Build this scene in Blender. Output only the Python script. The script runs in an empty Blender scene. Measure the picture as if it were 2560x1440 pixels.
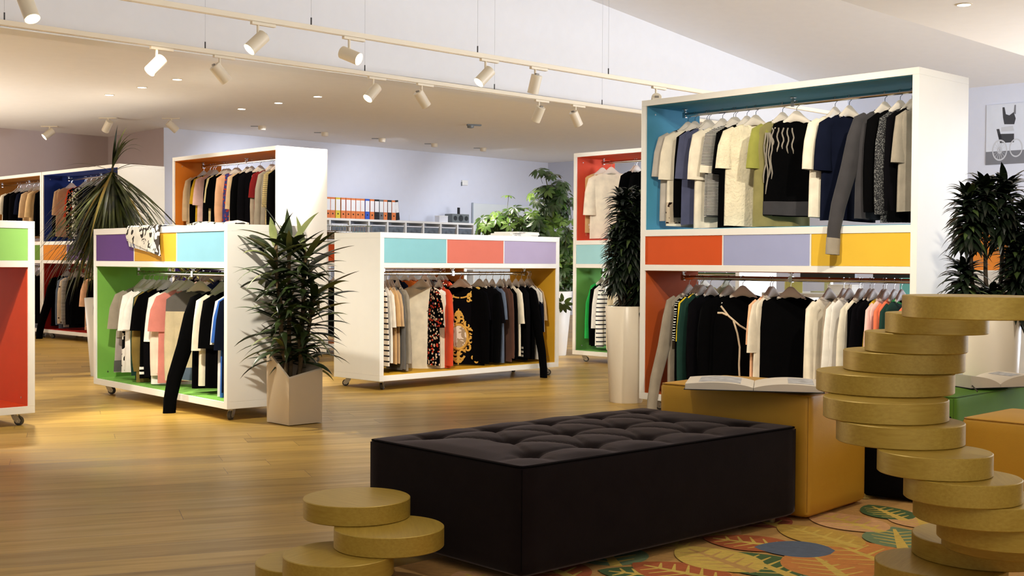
import bpy, bmesh, math, random
from mathutils import Vector, Matrix
R = math.radians
random.seed(7)
scn = bpy.context.scene
COL = scn.collection
PI = math.pi

# ------------------------------------------------------------------ camera
F, PIT, ROLL, CH = 3053.16, 0.020678, 0.0067275, 0.98
cd = bpy.data.cameras.new('camera'); cam = bpy.data.objects.new('camera', cd); COL.objects.link(cam)
cd.sensor_width = 36.0; cd.lens = 36.0 * F / 2560.0; cd.clip_end = 200
cam.matrix_world = Matrix.Translation((0, 0, CH)) @ Matrix.Rotation(PI/2 - PIT, 4, 'X') @ Matrix.Rotation(ROLL, 4, 'Z')
scn.camera = cam

def ray(px, py):
    c, s = math.cos(ROLL), math.sin(ROLL)
    a, b = px - 1280, py - 720
    u = a*c + b*s; v = -a*s + b*c
    c, s = math.cos(PIT), math.sin(PIT)
    y, z = 1.0, -v/F
    return Vector((u/F, c*y + s*z, -s*y + c*z))
def at_z(px, py, z):
    d = ray(px, py); t = (z - CH)/d.z
    return Vector((d.x*t, d.y*t, z))
def at_y(px, py, Y):
    d = ray(px, py); t = Y/d.y
    return Vector((d.x*t, Y, CH + d.z*t))

# ------------------------------------------------------------------ materials
def lin(c):
    out = []
    for v in c:
        v = v/255.0
        out.append(v/12.92 if v <= 0.04045 else ((v+0.055)/1.055)**2.4)
    return (out[0], out[1], out[2], 1.0)
_m = {}
def base_mat(key, rough=0.5, metal=0.0):
    m = bpy.data.materials.new(key); m.use_nodes = True
    nt = m.node_tree; p = nt.nodes['Principled BSDF']
    p.inputs['Roughness'].default_value = rough; p.inputs['Metallic'].default_value = metal
    return m, nt, p
def nd(nt, kind, **kw):
    n = nt.nodes.new(kind)
    for k, v in kw.items():
        if k in n.inputs.keys(): n.inputs[k].default_value = v
        else: setattr(n, k, v)
    return n
def mixrgb(nt, fac, a, b, mode='MIX'):
    n = nt.nodes.new('ShaderNodeMix'); n.data_type = 'RGBA'; n.blend_type = mode
    for sock, v in ((n.inputs[0], fac), (n.inputs[6], a), (n.inputs[7], b)):
        if hasattr(v, 'is_linked'): nt.links.new(v, sock)
        else: sock.default_value = v
    return n.outputs[2]
def ramp(nt, src, stops, mode='LINEAR'):
    n = nt.nodes.new('ShaderNodeValToRGB'); cr = n.color_ramp; cr.interpolation = mode
    while len(cr.elements) < len(stops): cr.elements.new(0.5)
    for e, (p, c) in zip(cr.elements, stops): e.position = p; e.color = c
    nt.links.new(src, n.inputs[0]); return n.outputs[0]
def plain(name, rgb, rough=0.5, metal=0.0, var=0.04, scale=8.0, bump=0.0, coat=0.0):
    k = (name, rgb, rough, metal, coat)
    if k in _m: return _m[k]
    m, nt, p = base_mat(name, rough, metal)
    c = lin(rgb)
    tc = nd(nt, 'ShaderNodeTexCoord'); nz = nd(nt, 'ShaderNodeTexNoise', Scale=scale, Detail=3.0)
    nt.links.new(tc.outputs['Object'], nz.inputs['Vector'])
    lo = tuple(v*(1-var) for v in c[:3]) + (1,); hi = tuple(min(1, v*(1+var)) for v in c[:3]) + (1,)
    nt.links.new(ramp(nt, nz.outputs['Fac'], [(0.3, lo), (0.7, hi)]), p.inputs['Base Color'])
    p.inputs['Coat Weight'].default_value = coat; p.inputs['Coat Roughness'].default_value = 0.15
    if bump:
        b = nd(nt, 'ShaderNodeBump', Strength=bump, Distance=0.004); nz2 = nd(nt, 'ShaderNodeTexNoise', Scale=scale*30)
        nt.links.new(tc.outputs['Object'], nz2.inputs['Vector']); nt.links.new(nz2.outputs['Fac'], b.inputs['Height'])
        nt.links.new(b.outputs['Normal'], p.inputs['Normal'])
    _m[k] = m; return m
def emis(name, rgb, strength):
    k = (name, rgb, strength)
    if k in _m: return _m[k]
    m, nt, p = base_mat(name, 0.4)
    p.inputs['Base Color'].default_value = lin(rgb)
    p.inputs['Emission Color'].default_value = lin(rgb); p.inputs['Emission Strength'].default_value = strength
    _m[k] = m; return m
def cloth(rgb, pat=None, rgb2=(15, 15, 16)):
    k = ('cloth', rgb, pat, rgb2)
    if k in _m: return _m[k]
    m, nt, p = base_mat('cloth', 0.92)
    p.inputs['Specular IOR Level'].default_value = 0.15 if sum(rgb) > 90 else 0.03
    p.inputs['Sheen Weight'].default_value = 0.08 if sum(rgb) > 150 else 0.0
    tc = nd(nt, 'ShaderNodeTexCoord'); ob = tc.outputs['Object']
    nz = nd(nt, 'ShaderNodeTexNoise', Scale=14.0, Detail=4.0); nt.links.new(ob, nz.inputs['Vector'])
    c = lin(rgb); c2 = lin(rgb2)
    col = ramp(nt, nz.outputs['Fac'], [(0.3, tuple(v*0.88 for v in c[:3])+(1,)), (0.7, tuple(min(1, v*1.08) for v in c[:3])+(1,))])
    sx = nd(nt, 'ShaderNodeSeparateXYZ'); nt.links.new(ob, sx.inputs[0])
    bstr, bsc = 0.12, 260.0
    def mask(fr, thr, axis='Z'):
        a = nd(nt, 'ShaderNodeMath', operation='MULTIPLY'); a.inputs[1].default_value = fr; nt.links.new(sx.outputs[axis], a.inputs[0])
        b = nd(nt, 'ShaderNodeMath', operation='FRACT'); nt.links.new(a.outputs[0], b.inputs[0])
        g = nd(nt, 'ShaderNodeMath', operation='GREATER_THAN'); g.inputs[1].default_value = thr; nt.links.new(b.outputs[0], g.inputs[0])
        return g.outputs[0]
    if pat == 'stripe': col = mixrgb(nt, mask(24.0, 0.72), col, c2)
    elif pat == 'fine': col = mixrgb(nt, mask(105.0, 0.5), col, c2)
    elif pat in ('floral', 'dots', 'stars'):
        sc, th = {'floral': (44.0, 0.4), 'dots': (16.0, 0.2), 'stars': (11.0, 0.26)}[pat]
        v = nd(nt, 'ShaderNodeTexVoronoi', Scale=sc); nt.links.new(ob, v.inputs['Vector'])
        g = nd(nt, 'ShaderNodeMath', operation='LESS_THAN'); g.inputs[1].default_value = th; nt.links.new(v.outputs['Distance'], g.inputs[0])
        if pat == 'floral':
            hv = ramp(nt, v.outputs['Color'], [(0.0, c2), (0.45, lin((190, 60, 40))), (0.7, c2), (0.85, lin((60, 70, 140)))], 'CONSTANT')
            col = mixrgb(nt, g.outputs[0], col, hv)
        else: col = mixrgb(nt, g.outputs[0], col, c2)
    elif pat == 'zebra':
        n2 = nd(nt, 'ShaderNodeTexNoise', Scale=16.0, Detail=1.0, Distortion=1.2); nt.links.new(ob, n2.inputs['Vector'])
        col = mixrgb(nt, ramp(nt, n2.outputs['Fac'], [(0.0, (0, 0, 0, 1)), (0.54, (1, 1, 1, 1))], 'CONSTANT'), col, c2)
    elif pat == 'fleck':
        n2 = nd(nt, 'ShaderNodeTexNoise', Scale=160.0, Detail=1.0); nt.links.new(ob, n2.inputs['Vector'])
        col = mixrgb(nt, ramp(nt, n2.outputs['Fac'], [(0.52, (0, 0, 0, 1)), (0.62, (1, 1, 1, 1))]), col, c2)
    elif pat == 'zig':
        w = nd(nt, 'ShaderNodeTexWave', Scale=18.0, Distortion=6.0); w.bands_direction = 'Z'; nt.links.new(ob, w.inputs['Vector'])
        col = mixrgb(nt, ramp(nt, w.outputs['Fac'], [(0.0, (0, 0, 0, 1)), (0.72, (1, 1, 1, 1))], 'CONSTANT'), col, c2)
    elif pat == 'lace': bstr, bsc = 1.0, 60.0
    elif pat == 'yoke':
        g = nd(nt, 'ShaderNodeMath', operation='GREATER_THAN'); g.inputs[1].default_value = -0.25; nt.links.new(sx.outputs['Z'], g.inputs[0])
        col = mixrgb(nt, g.outputs[0], col, c2); bstr, bsc = 0.5, 90.0
    elif pat == 'knit': bstr, bsc = 0.5, 90.0
    elif pat == 'half':
        g = nd(nt, 'ShaderNodeMath', operation='LESS_THAN'); g.inputs[1].default_value = -0.28; nt.links.new(sx.outputs['Z'], g.inputs[0])
        col = mixrgb(nt, g.outputs[0], col, c2)
    nt.links.new(col, p.inputs['Base Color'])
    b = nd(nt, 'ShaderNodeBump', Strength=bstr, Distance=0.008 if pat == 'lace' else 0.003); n3 = nd(nt, 'ShaderNodeTexNoise', Scale=bsc, Detail=2.0)
    nt.links.new(ob, n3.inputs['Vector']); nt.links.new(n3.outputs['Fac'], b.inputs['Height']); nt.links.new(b.outputs['Normal'], p.inputs['Normal'])
    _m[k] = m; return m

def floor_mat():
    m, nt, p = base_mat('oak_planks', 0.38)
    tc = nd(nt, 'ShaderNodeTexCoord'); mp = nd(nt, 'ShaderNodeMapping'); nt.links.new(tc.outputs['Object'], mp.inputs['Vector'])
    mp.inputs['Rotation'].default_value = (0, 0, R(-20))
    sp = nd(nt, 'ShaderNodeSeparateXYZ'); nt.links.new(mp.outputs[0], sp.inputs[0]); RH = 0.19
    dv = nd(nt, 'ShaderNodeMath', operation='DIVIDE'); dv.inputs[1].default_value = RH; nt.links.new(sp.outputs['Y'], dv.inputs[0])
    fl = nd(nt, 'ShaderNodeMath', operation='FLOOR'); nt.links.new(dv.outputs[0], fl.inputs[0])
    wn_ = nd(nt, 'ShaderNodeTexWhiteNoise'); wn_.noise_dimensions = '1D'; nt.links.new(fl.outputs[0], wn_.inputs['W'])
    ml = nd(nt, 'ShaderNodeMath', operation='MULTIPLY_ADD'); ml.inputs[1].default_value = 2.0; nt.links.new(wn_.outputs['Value'], ml.inputs[0]); nt.links.new(sp.outputs['X'], ml.inputs[2])
    cx_ = nd(nt, 'ShaderNodeCombineXYZ'); nt.links.new(ml.outputs[0], cx_.inputs['X']); nt.links.new(sp.outputs['Y'], cx_.inputs['Y'])
    br = nd(nt, 'ShaderNodeTexBrick', Scale=1.0, Bias=0.0); br.offset = 0.0; br.offset_frequency = 1
    br.inputs['Mortar Size'].default_value = 0.0012; br.inputs['Brick Width'].default_value = 2.0; br.inputs['Row Height'].default_value = RH
    br.inputs['Color1'].default_value = (0, 0, 0, 1); br.inputs['Color2'].default_value = (1, 1, 1, 1); br.inputs['Mortar'].default_value = (0.35, 0.35, 0.35, 1)
    nt.links.new(cx_.outputs[0], br.inputs['Vector'])
    st = nd(nt, 'ShaderNodeMapping'); st.inputs['Scale'].default_value = (0.8, 9, 1); nt.links.new(mp.outputs[0], st.inputs['Vector'])
    off = nd(nt, 'ShaderNodeVectorMath', operation='ADD'); nt.links.new(st.outputs[0], off.inputs[0])
    sc = nd(nt, 'ShaderNodeVectorMath', operation='SCALE'); sc.inputs['Scale'].default_value = 13.0; nt.links.new(br.outputs['Color'], sc.inputs[0]); nt.links.new(sc.outputs[0], off.inputs[1])
    gz = nd(nt, 'ShaderNodeTexNoise', Scale=1.6, Detail=7.0, Roughness=0.62, Distortion=0.4); nt.links.new(off.outputs[0], gz.inputs['Vector'])
    grain = ramp(nt, gz.outputs['Fac'], [(0.2, lin((142, 110, 46))), (0.5, lin((184, 150, 70))), (0.8, lin((206, 174, 92)))])
    tone = ramp(nt, br.outputs['Color'], [(0.0, (0.74, 0.70, 0.64, 1)), (1.0, (1.08, 1.05, 1.0, 1))])
    col = mixrgb(nt, 1.0, grain, tone, 'MULTIPLY')
    kn = nd(nt, 'ShaderNodeTexVoronoi', Scale=1.7); k2 = nd(nt, 'ShaderNodeMapping'); k2.inputs['Scale'].default_value = (0.55, 1.9, 1)
    nt.links.new(mp.outputs[0], k2.inputs['Vector']); nt.links.new(k2.outputs[0], kn.inputs['Vector'])
    kmask = ramp(nt, kn.outputs['Distance'], [(0.0, (0.35, 0.35, 0.35, 1)), (0.06, (1, 1, 1, 1))])
    col = mixrgb(nt, 0.8, col, kmask, 'MULTIPLY')
    dark = mixrgb(nt, br.outputs['Fac'], col, lin((84, 54, 24)))
    nt.links.new(dark, p.inputs['Base Color'])
    nt.links.new(ramp(nt, gz.outputs['Fac'], [(0.3, (0.42, 0.42, 0.42, 1)), (0.7, (0.30, 0.30, 0.30, 1))]), p.inputs['Roughness'])
    b = nd(nt, 'ShaderNodeBump', Strength=0.12, Distance=0.002); nt.links.new(gz.outputs['Fac'], b.inputs['Height']); nt.links.new(b.outputs['Normal'], p.inputs['Normal'])
    return m
def disc_mat():
    m, nt, p = base_mat('brass_toned_veneer', 0.42)
    tc = nd(nt, 'ShaderNodeTexCoord'); mp = nd(nt, 'ShaderNodeMapping'); mp.inputs['Scale'].default_value = (3, 42, 60)
    nt.links.new(tc.outputs['Object'], mp.inputs['Vector'])
    nz = nd(nt, 'ShaderNodeTexNoise', Scale=2.2, Detail=6.0, Roughness=0.65); nt.links.new(mp.outputs[0], nz.inputs['Vector'])
    nt.links.new(ramp(nt, nz.outputs['Fac'], [(0.3, lin((172, 142, 56))), (0.7, lin((190, 162, 72)))]), p.inputs['Base Color'])
    p.inputs['Metallic'].default_value = 0.25
    return m
def leaf_mat(name, a, b, rough=0.45):
    m, nt, p = base_mat(name, rough)
    tc = nd(nt, 'ShaderNodeTexCoord'); nz = nd(nt, 'ShaderNodeTexNoise', Scale=7.0, Detail=3.0); nt.links.new(tc.outputs['Object'], nz.inputs['Vector'])
    nt.links.new(ramp(nt, nz.outputs['Fac'], [(0.35, lin(a)), (0.68, lin(b))]), p.inputs['Base Color'])
    return m
WHITE = plain('white_laminate', (238, 236, 230), 0.35, var=0.01)
PAINT = plain('white_paint', (232, 232, 234), 0.85, var=0.01)
CEIL = plain('ceiling_paint', (244, 242, 240), 0.9, var=0.01)
CHROME = plain('chrome', (205, 205, 205), 0.16, 1.0, var=0.02)
STEEL = plain('brushed_steel', (196, 194, 190), 0.3, 1.0, var=0.03)
RUBBER = plain('grey_rubber_wheel', (74, 72, 70), 0.6)
GREYR = plain('grey_rubber', (90, 88, 86), 0.6)
HANG = plain('hanger_plastic', (222, 212, 198), 0.45, var=0.02)
LAMPW = plain('lamp_enamel', (230, 216, 190), 0.4, var=0.01)
LENS = emis('lamp_glow', (255, 238, 205), 12.0)
LENSW = emis('downlight_glow', (255, 246, 230), 8.0)
BLACK = plain('black_plastic', (16, 16, 17), 0.4)
SOIL = plain('dark_soil', (34, 28, 24), 0.95, var=0.5, scale=40.0, bump=0.6)
GREYP = plain('grey_plastic', (120, 126, 128), 0.4)

# ------------------------------------------------------------------ mesh builder
class MB:
    def __init__(s): s.v = []; s.f = []; s.m = []
    def add(s, vs, fs, m=0):
        o = len(s.v); s.v += [tuple(v) for v in vs]; s.f += [tuple(i+o for i in f) for f in fs]; s.m += [m]*len(fs)
    def box(s, x0, x1, y0, y1, z0, z1, m=0, M=None):
        vs = [Vector((x, y, z)) for z in (z0, z1) for x, y in ((x0, y0), (x1, y0), (x1, y1), (x0, y1))]
        if M: vs = [M @ v for v in vs]
        s.add(vs, [(3, 2, 1, 0), (4, 5, 6, 7), (0, 1, 5, 4), (1, 2, 6, 5), (2, 3, 7, 6), (3, 0, 4, 7)], m)
    def rings(s, rs, m=0, cap0=True, cap1=True, closed=True):
        n = len(rs[0]); vs = [p for r in rs for p in r]; fs = []
        for i in range(len(rs)-1):
            for j in range(n if closed else n-1):
                k = (j+1) % n
                fs.append((i*n+j, i*n+k, (i+1)*n+k, (i+1)*n+j))
        if cap0: fs.append(tuple(reversed(range(n))))
        if cap1: fs.append(tuple((len(rs)-1)*n + j for j in range(n)))
        s.add(vs, fs, m)
    def cyl(s, p0, p1, r0, r1=None, n=20, m=0, cap0=True, cap1=True):
        s.tube([p0, p1], [r0, r0 if r1 is None else r1], n, m, cap0, cap1)
    def tube(s, pts, r, n=10, m=0, cap0=True, cap1=True, flat=None):
        pts = [Vector(p) for p in pts]
        if not isinstance(r, (list, tuple)): r = [r]*len(pts)
        rs = []; prev = None
        for i, p in enumerate(pts):
            t = (pts[min(i+1, len(pts)-1)] - pts[max(i-1, 0)]).normalized()
            a = prev if prev is not None else (Vector((0, 0, 1)) if abs(t.z) < 0.9 else Vector((1, 0, 0)))
            u = (a - t*a.dot(t)).normalized(); w = t.cross(u); prev = u
            fl = flat if flat else 1.0
            rs.append([p + u*(r[i]*math.cos(2*PI*j/n)) + w*(r[i]*fl*math.sin(2*PI*j/n)) for j in range(n)])
        s.rings(rs, m, cap0, cap1)
    def lathe(s, prof, n=40, c=(0, 0, 0), m=0, cap0=True, cap1=True):
        rs = [[Vector((c[0]+r*math.cos(2*PI*j/n), c[1]+r*math.sin(2*PI*j/n), c[2]+z)) for j in range(n)] for r, z in prof]
        s.rings(rs, m, cap0, cap1)
    def prism(s, poly, z0, z1, m=0, f=None):
        f = f or (lambda x, y, z: (x, y, z)); n = len(poly)
        vs = [f(x, y, z0) for x, y in poly] + [f(x, y, z1) for x, y in poly]
        fs = [tuple(reversed(range(n))), tuple(range(n, 2*n))] + [(i, (i+1) % n, n+(i+1) % n, n+i) for i in range(n)]
        s.add(vs, fs, m)
    def build(s, name, mats, parent=None, smooth=35, bevel=0.0, seg=2):
        me = bpy.data.meshes.new(name); me.from_pydata([tuple(v) for v in s.v], [], s.f)
        if not isinstance(mats, (list, tuple)): mats = [mats]
        for q in mats: me.materials.append(q)
        me.polygons.foreach_set('material_index', s.m); me.update()
        if smooth:
            me.polygons.foreach_set('use_smooth', [True]*len(me.polygons)); me.set_sharp_from_angle(angle=R(smooth))
        o = bpy.data.objects.new(name, me); COL.objects.link(o)
        if parent: o.parent = parent
        if bevel:
            b = o.modifiers.new('bevel', 'BEVEL'); b.width = bevel; b.segments = seg; b.limit_method = 'ANGLE'; b.angle_limit = R(40)
        return o
def tag(o, label, cat, group=None):
    o['label'] = label; o['category'] = cat
    if group: o['group'] = group
    return o
def thing(name, label, cat, loc=(0, 0, 0), rz=0.0, group=None):
    o = bpy.data.objects.new(name, None); COL.objects.link(o); o.empty_display_size = 0.1
    o.location = loc; o.rotation_euler = (0, 0, rz); return tag(o, label, cat, group)
def copy_tree(o, parent=None):
    c = o.copy(); COL.objects.link(c); c.parent = parent
    for ch in list(o.children): copy_tree(ch, c)
    return c
def struct(o): o['kind'] = 'structure'; return o
def part_label(o, t): o['label'] = t; return o

# ------------------------------------------------------------------ room shell (right-hand grid runs at 45 degrees)
S2 = math.sqrt(0.5)
def rl(r, l, z=0.0): return Vector(((r-l)*S2, (r+l)*S2, z))      # r = away to the right, l = away to the left
def quad(name, pts, mat, thick=0.06, n=None):
    b = MB(); P = [Vector(p) for p in pts]; nn = n or (P[1]-P[0]).cross(P[3]-P[0]).normalized(); Q = [p - nn*thick for p in P]
    b.add(P+Q, [(0, 1, 2, 3), (7, 6, 5, 4), (0, 4, 5, 1), (1, 5, 6, 2), (2, 6, 7, 3), (3, 7, 4, 0)])
    return struct(b.build(name, mat, smooth=0))
ZC = 2.9
quad('floor', [(-16, -2, 0), (14, -2, 0), (14, 27, 0), (-16, 27, 0)], floor_mat(), 0.1)
FA, FB = Vector((-4.34, 10.36, 0)), Vector((1.659, 16.019, 0)); fd = (FB-FA).normalized(); fn = Vector((-fd.y, fd.x, 0)); FA, FB = FA - fn*0.27, FB - fn*0.27
F0, F1 = FA - fd*9.0, FA + fd*17.5
def zup(p): return 4.208 - 0.1127*((p.x+p.y)*S2 - 11.1)
def v3(p, z): return Vector((p.x, p.y, z))
C1 = Vector((-5.053, 17.703, 0)); C0 = Vector((-6.313, 19.079, 0)); C2 = Vector((0.675, 23.476, 0)); CW = C0 - (C2-C1).normalized()*9
E1 = C2 + Vector((S2, -S2, 0))*14
quad('ceiling', [v3(F0, ZC), v3(F1, ZC), v3(F1 + Vector((-S2, S2, 0))*12, ZC), v3(F0 + Vector((-S2, S2, 0))*12, ZC)][::-1], CEIL, 0.05)
quad('trim_1', [v3(F0, ZC), v3(F1, ZC), v3(F1, zup(F1)), v3(F0, zup(F0))], PAINT, 0.05)
quad('trim_3', [v3(F0, ZC-0.012), v3(F1, ZC-0.012), v3(F1+fn*0.27, ZC-0.012), v3(F0+fn*0.27, ZC-0.012)][::-1], WHITE, 0.012)
G0, G1 = rl(-4.0, 4.55), rl(18.5, 4.55)
pl = [v3(F0, zup(F0)), v3(F1, zup(F1)), v3(G1, zup(G1)), v3(G0, zup(G0))]
quad('ceiling_upper', pl, PAINT, 0.05)
quad('trim_2', [v3(G1, ZC+0.03), v3(G0, ZC+0.03), v3(G0, zup(G0)), v3(G1, zup(G1))], PAINT, 0.05)
quad('ceiling_right', [rl(-4, 4.62, ZC), rl(-4, -9, ZC), rl(16, -9, ZC), rl(16, 4.62, ZC)][::-1], CEIL, 0.05, Vector((0, 0, -1)))
MAUVE = plain('mauve_wall_paint', (196, 180, 178), 0.9, var=0.01)
def wall(name, a, b, z1, mat, n=None, z0=0.0): return quad(name, [v3(a, z0), v3(b, z0), v3(b, z1), v3(a, z1)], mat, 0.08, n)
wall('wall_back', C1 + Vector((0.003, 0.003, 0)), C2, ZC, plain('lavender_white_wall', (222, 224, 234), 0.9, var=0.01), Vector((S2, -S2, 0)))
wall('wall_corner', C0, C1 + Vector((-0.002, 0.002, 0)), ZC, MAUVE, Vector((-S2, -S2, 0)))
wall('wall_left', CW, C0, ZC, MAUVE, Vector((S2, -S2, 0)))
wall('wall_right', C2, E1, 4.6, plain('pale_blue_wall', (214, 219, 234), 0.9, var=0.01), Vector((-S2, -S2, 0)))

# ------------------------------------------------------------------ wheeled display racks
W, D, TH = 2.014, 0.565, 0.04
ZB0, ZB1, ZO1, ZD0, ZD1, ZS, ZT0, ZT1 = 0.073, 0.1156, 0.934, 0.973, 1.162, 1.205, 2.03, 2.069
ZROD = (0.888, 1.985)
def caster(parent, x, y, ang):
    b = MB(); c, s = math.cos(ang), math.sin(ang)
    b.box(-0.026, 0.026, -0.026, 0.026, 0.066, 0.073); b.cyl((0, 0, 0.058), (0, 0, 0.066), 0.018, n=16)
    for sy in (-0.015, 0.013):
        b.prism([(-0.02, 0.062), (0.02, 0.062), (0.043, 0.03), (0.036, 0.014), (0.014, 0.014), (-0.008, 0.036)], sy, sy+0.003, f=lambda u, z, t: (u, t, z))
    b.box(-0.016, 0.016, -0.015, 0.016, 0.056, 0.06)
    w = MB(); w.cyl((0.024, -0.0105, 0.0262), (0.024, 0.0115, 0.0262), 0.026, n=24); w.cyl((0.024, -0.019, 0.0262), (0.024, 0.02, 0.0262), 0.006, n=10, m=1)
    M = Matrix.Translation((x, y, 0)) @ Matrix.Rotation(ang, 4, 'Z')
    for q in (b, w): q.v = [tuple(M @ Vector(v)) for v in q.v]
    o = b.build('caster', STEEL, parent); w.build('wheel', [RUBBER, CHROME], o)
RK = {}
def rack(key, x, y, yaw, label, tall, low, up=None, drawers=()):
    t = thing('display_rack', label, 'clothes rack', (x, y, 0), R(yaw), 'wheeled display racks')
    RK[key] = (Vector((x, y, 0)), R(yaw)); H0 = ZT0 if tall else ZD1
    for x0 in (0.0, W-TH):
        b = MB(); b.box(x0, x0+TH, 0, D, ZB1, H0); b.build('side_panel', WHITE, t, 0, 0.0015)
    b = MB(); b.box(0, W, 0, D, ZB0, ZB1); b.build('base_panel', WHITE, t, 0, 0.0015)
    b = MB(); b.box(TH, W-TH, 0, D, ZO1, ZD0); b.build('shelf', WHITE, t, 0, 0.0015)
    b = MB()
    if tall: b.box(TH, W-TH, 0, D, ZD1, ZS)
    else: b.box(0, W, 0, D, ZD1, ZS)
    b.build('shelf' if tall else 'top_panel', WHITE, t, 0, 0.0015)
    if tall:
        b = MB(); b.box(0, W, 0, D, ZT0, ZT1); b.build('top_panel', WHITE, t, 0, 0.0015)
    def lining(rgb, z0, z1, name):
        m = plain('lining_laminate', rgb, 0.62, var=0.03); q = 0.004; b = MB()
        b.box(TH, TH+q, 0.012, D-0.004, z0, z1); b.box(W-TH-q, W-TH, 0.012, D-0.004, z0, z1)
        b.box(TH+q, W-TH-q, 0.012, D-0.004, z0, z0+q); b.box(TH+q, W-TH-q, 0.012, D-0.004, z1-q, z1)
        part_label(b.build('bay_lining', m, t, 0), name + ' laminate lining of the bay')
    lining(low[0], ZB1, ZO1, low[1])
    if tall: lining(up[0], ZS, ZT0, up[1])
    dw = (W-2*TH)/3
    for i, (rgb, nm) in enumerate(drawers):
        b = MB(); b.box(TH+i*dw+(0.0055 if i else 0.001), TH+(i+1)*dw-(0.0055 if i < 2 else 0.001), 0.004, 0.022, ZD0+0.001, ZD1-0.001)
        part_label(b.build('drawer_front', plain('drawer_laminate', rgb, 0.65, var=0.02), t, 0, 0.001), nm + ' drawer front')
    b = MB(); b.box(TH, W-TH, D-0.02, D-0.004, ZD0, ZD1); b.build('drawer_back', WHITE, t, 0)
    for i in (1, 2): b = MB(); b.box(TH+i*dw-0.0042, TH+i*dw+0.0042, 0.003, D-0.021, ZD0, ZD1); b.build('drawer_divider', WHITE, t, 0)
    for k in range(2 if tall else 1):
        zr = ZROD[k]; top = (ZO1, ZT0)[k]-0.004
        b = MB(); n = 14
        b.rings([[Vector((xx, D/2+0.008*math.cos(2*PI*j/n), zr+0.015*math.sin(2*PI*j/n))) for j in range(n)] for xx in (0.13, W-0.13)])
        b.build('hanging_rail', CHROME, t)
        for xx in (0.14, W/2, W-0.14):
            b = MB(); b.cyl((xx, D/2, zr+0.012), (xx, D/2, top), 0.009, n=12); b.cyl((xx, D/2, top-0.006), (xx, D/2, top), 0.02, n=16)
            b.box(xx-0.012, xx+0.012, D/2-0.011, D/2+0.011, zr-0.019, zr+0.019); b.build('rail_bracket', CHROME, t)
    for cx, cy, a in ((0.085, 0.08, 0.6), (W-0.085, 0.08, -0.9), (0.085, D-0.08, 2.4), (W-0.085, D-0.08, 0.3)): caster(t, cx, cy, a)
    b = MB()
    for zz in (0.16,) + ((1.98,) if tall else ()):
        for xx, sg in ((TH+0.004, 1), (W-TH-0.004, -1)): b.cyl((xx, 0.09, zz), (xx+0.002*sg, 0.09, zz), 0.006, n=12)
    b.build('cam_cover', STEEL, t)
    return t
OR, PW, YL = ((206, 84, 38), 'orange red'), ((160, 166, 204), 'periwinkle'), ((226, 184, 62), 'yellow')
rack('T', 0.85865, 8.19558, -47.35, 'tall white wheeled rack at right with blue upper bay and rust lower bay', True, ((172, 78, 32), 'rust'), ((72, 142, 172), 'blue'), (OR, PW, YL))
rack('A', -3.0644, 8.9402, -48.62, 'low white wheeled rack with green bay and purple, yellow and pale blue drawers', False, ((118, 172, 76), 'green'), None,
     (((104, 66, 150), 'purple'), ((226, 172, 56), 'yellow'), ((132, 188, 210), 'pale blue')))
rack('M', -0.99727, 9.22322, 45.58, 'low white wheeled rack in the middle with yellow bay and turquoise, coral and lilac drawers', False, ((206, 158, 44), 'yellow'), None,
     (((142, 202, 212), 'turquoise'), ((224, 124, 106), 'coral'), ((184, 172, 206), 'lilac')))
rack('O', -3.60968, 12.9722, -46.11, 'tall white wheeled rack with orange upper bay behind the low green rack', True, ((62, 44, 118), 'purple'), ((216, 126, 42), 'orange'), (PW, OR, YL))
rack('R', 0.6042, 12.15, -46.66, 'tall white wheeled rack with red upper bay behind the dark potted plant', True, ((104, 160, 78), 'green'), ((216, 82, 54), 'red'),
     (((160, 210, 218), 'turquoise'), YL, OR))
rack('B', -5.8666, 15.235, -45.0, 'tall white wheeled rack at back left with navy upper bay and dark red lower bay', True, ((150, 28, 20), 'dark red'), ((40, 62, 136), 'navy'),
     (((206, 128, 46), 'orange'), ((104, 76, 132), 'purple'), ((118, 150, 60), 'green')))
cB = math.cos(R(-45)); BX, BY = -5.8666 - (W+0.012)*cB, 15.235 + (W+0.012)*cB
rack('C', BX, BY, -45.0, 'tall white wheeled rack cut by the left edge with ochre upper bay', True, ((110, 110, 116), 'grey'), ((150, 96, 34), 'ochre'),
     (PW, YL, ((96, 132, 52), 'green')))
LX, LY = -2.81704 - W*math.cos(R(45)), 7.2095 - W*math.sin(R(45))
rack('L', LX, LY, 45.0, 'low white wheeled rack cut by the left edge with an empty red bay', False, ((196, 62, 22), 'red'), None,
     (PW, YL, ((150, 204, 110), 'light green')))
NX, NY = -1.95, 12.75
rack('N', NX, NY, 45.0, 'low white wheeled rack with brown bay standing behind the middle rack', False, ((176, 104, 50), 'brown'), None, (OR, PW, YL))

def rack_pt(key, u, v, z):
    p, a = RK[key]; d = Vector((math.cos(a), math.sin(a), 0)); e = Vector((-d.y, d.x, 0))
    q = p + d*u + e*v; return Vector((q.x, q.y, z))
def rack_u(key, px, py, v=D/2):
    p, a = RK[key]; d = Vector((math.cos(a), math.sin(a), 0)); e = Vector((-d.y, d.x, 0)); o = p + e*v; r = ray(px, py)
    return (r.x*o.y - r.y*o.x) / (r.y*d.x - r.x*d.y)

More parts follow.
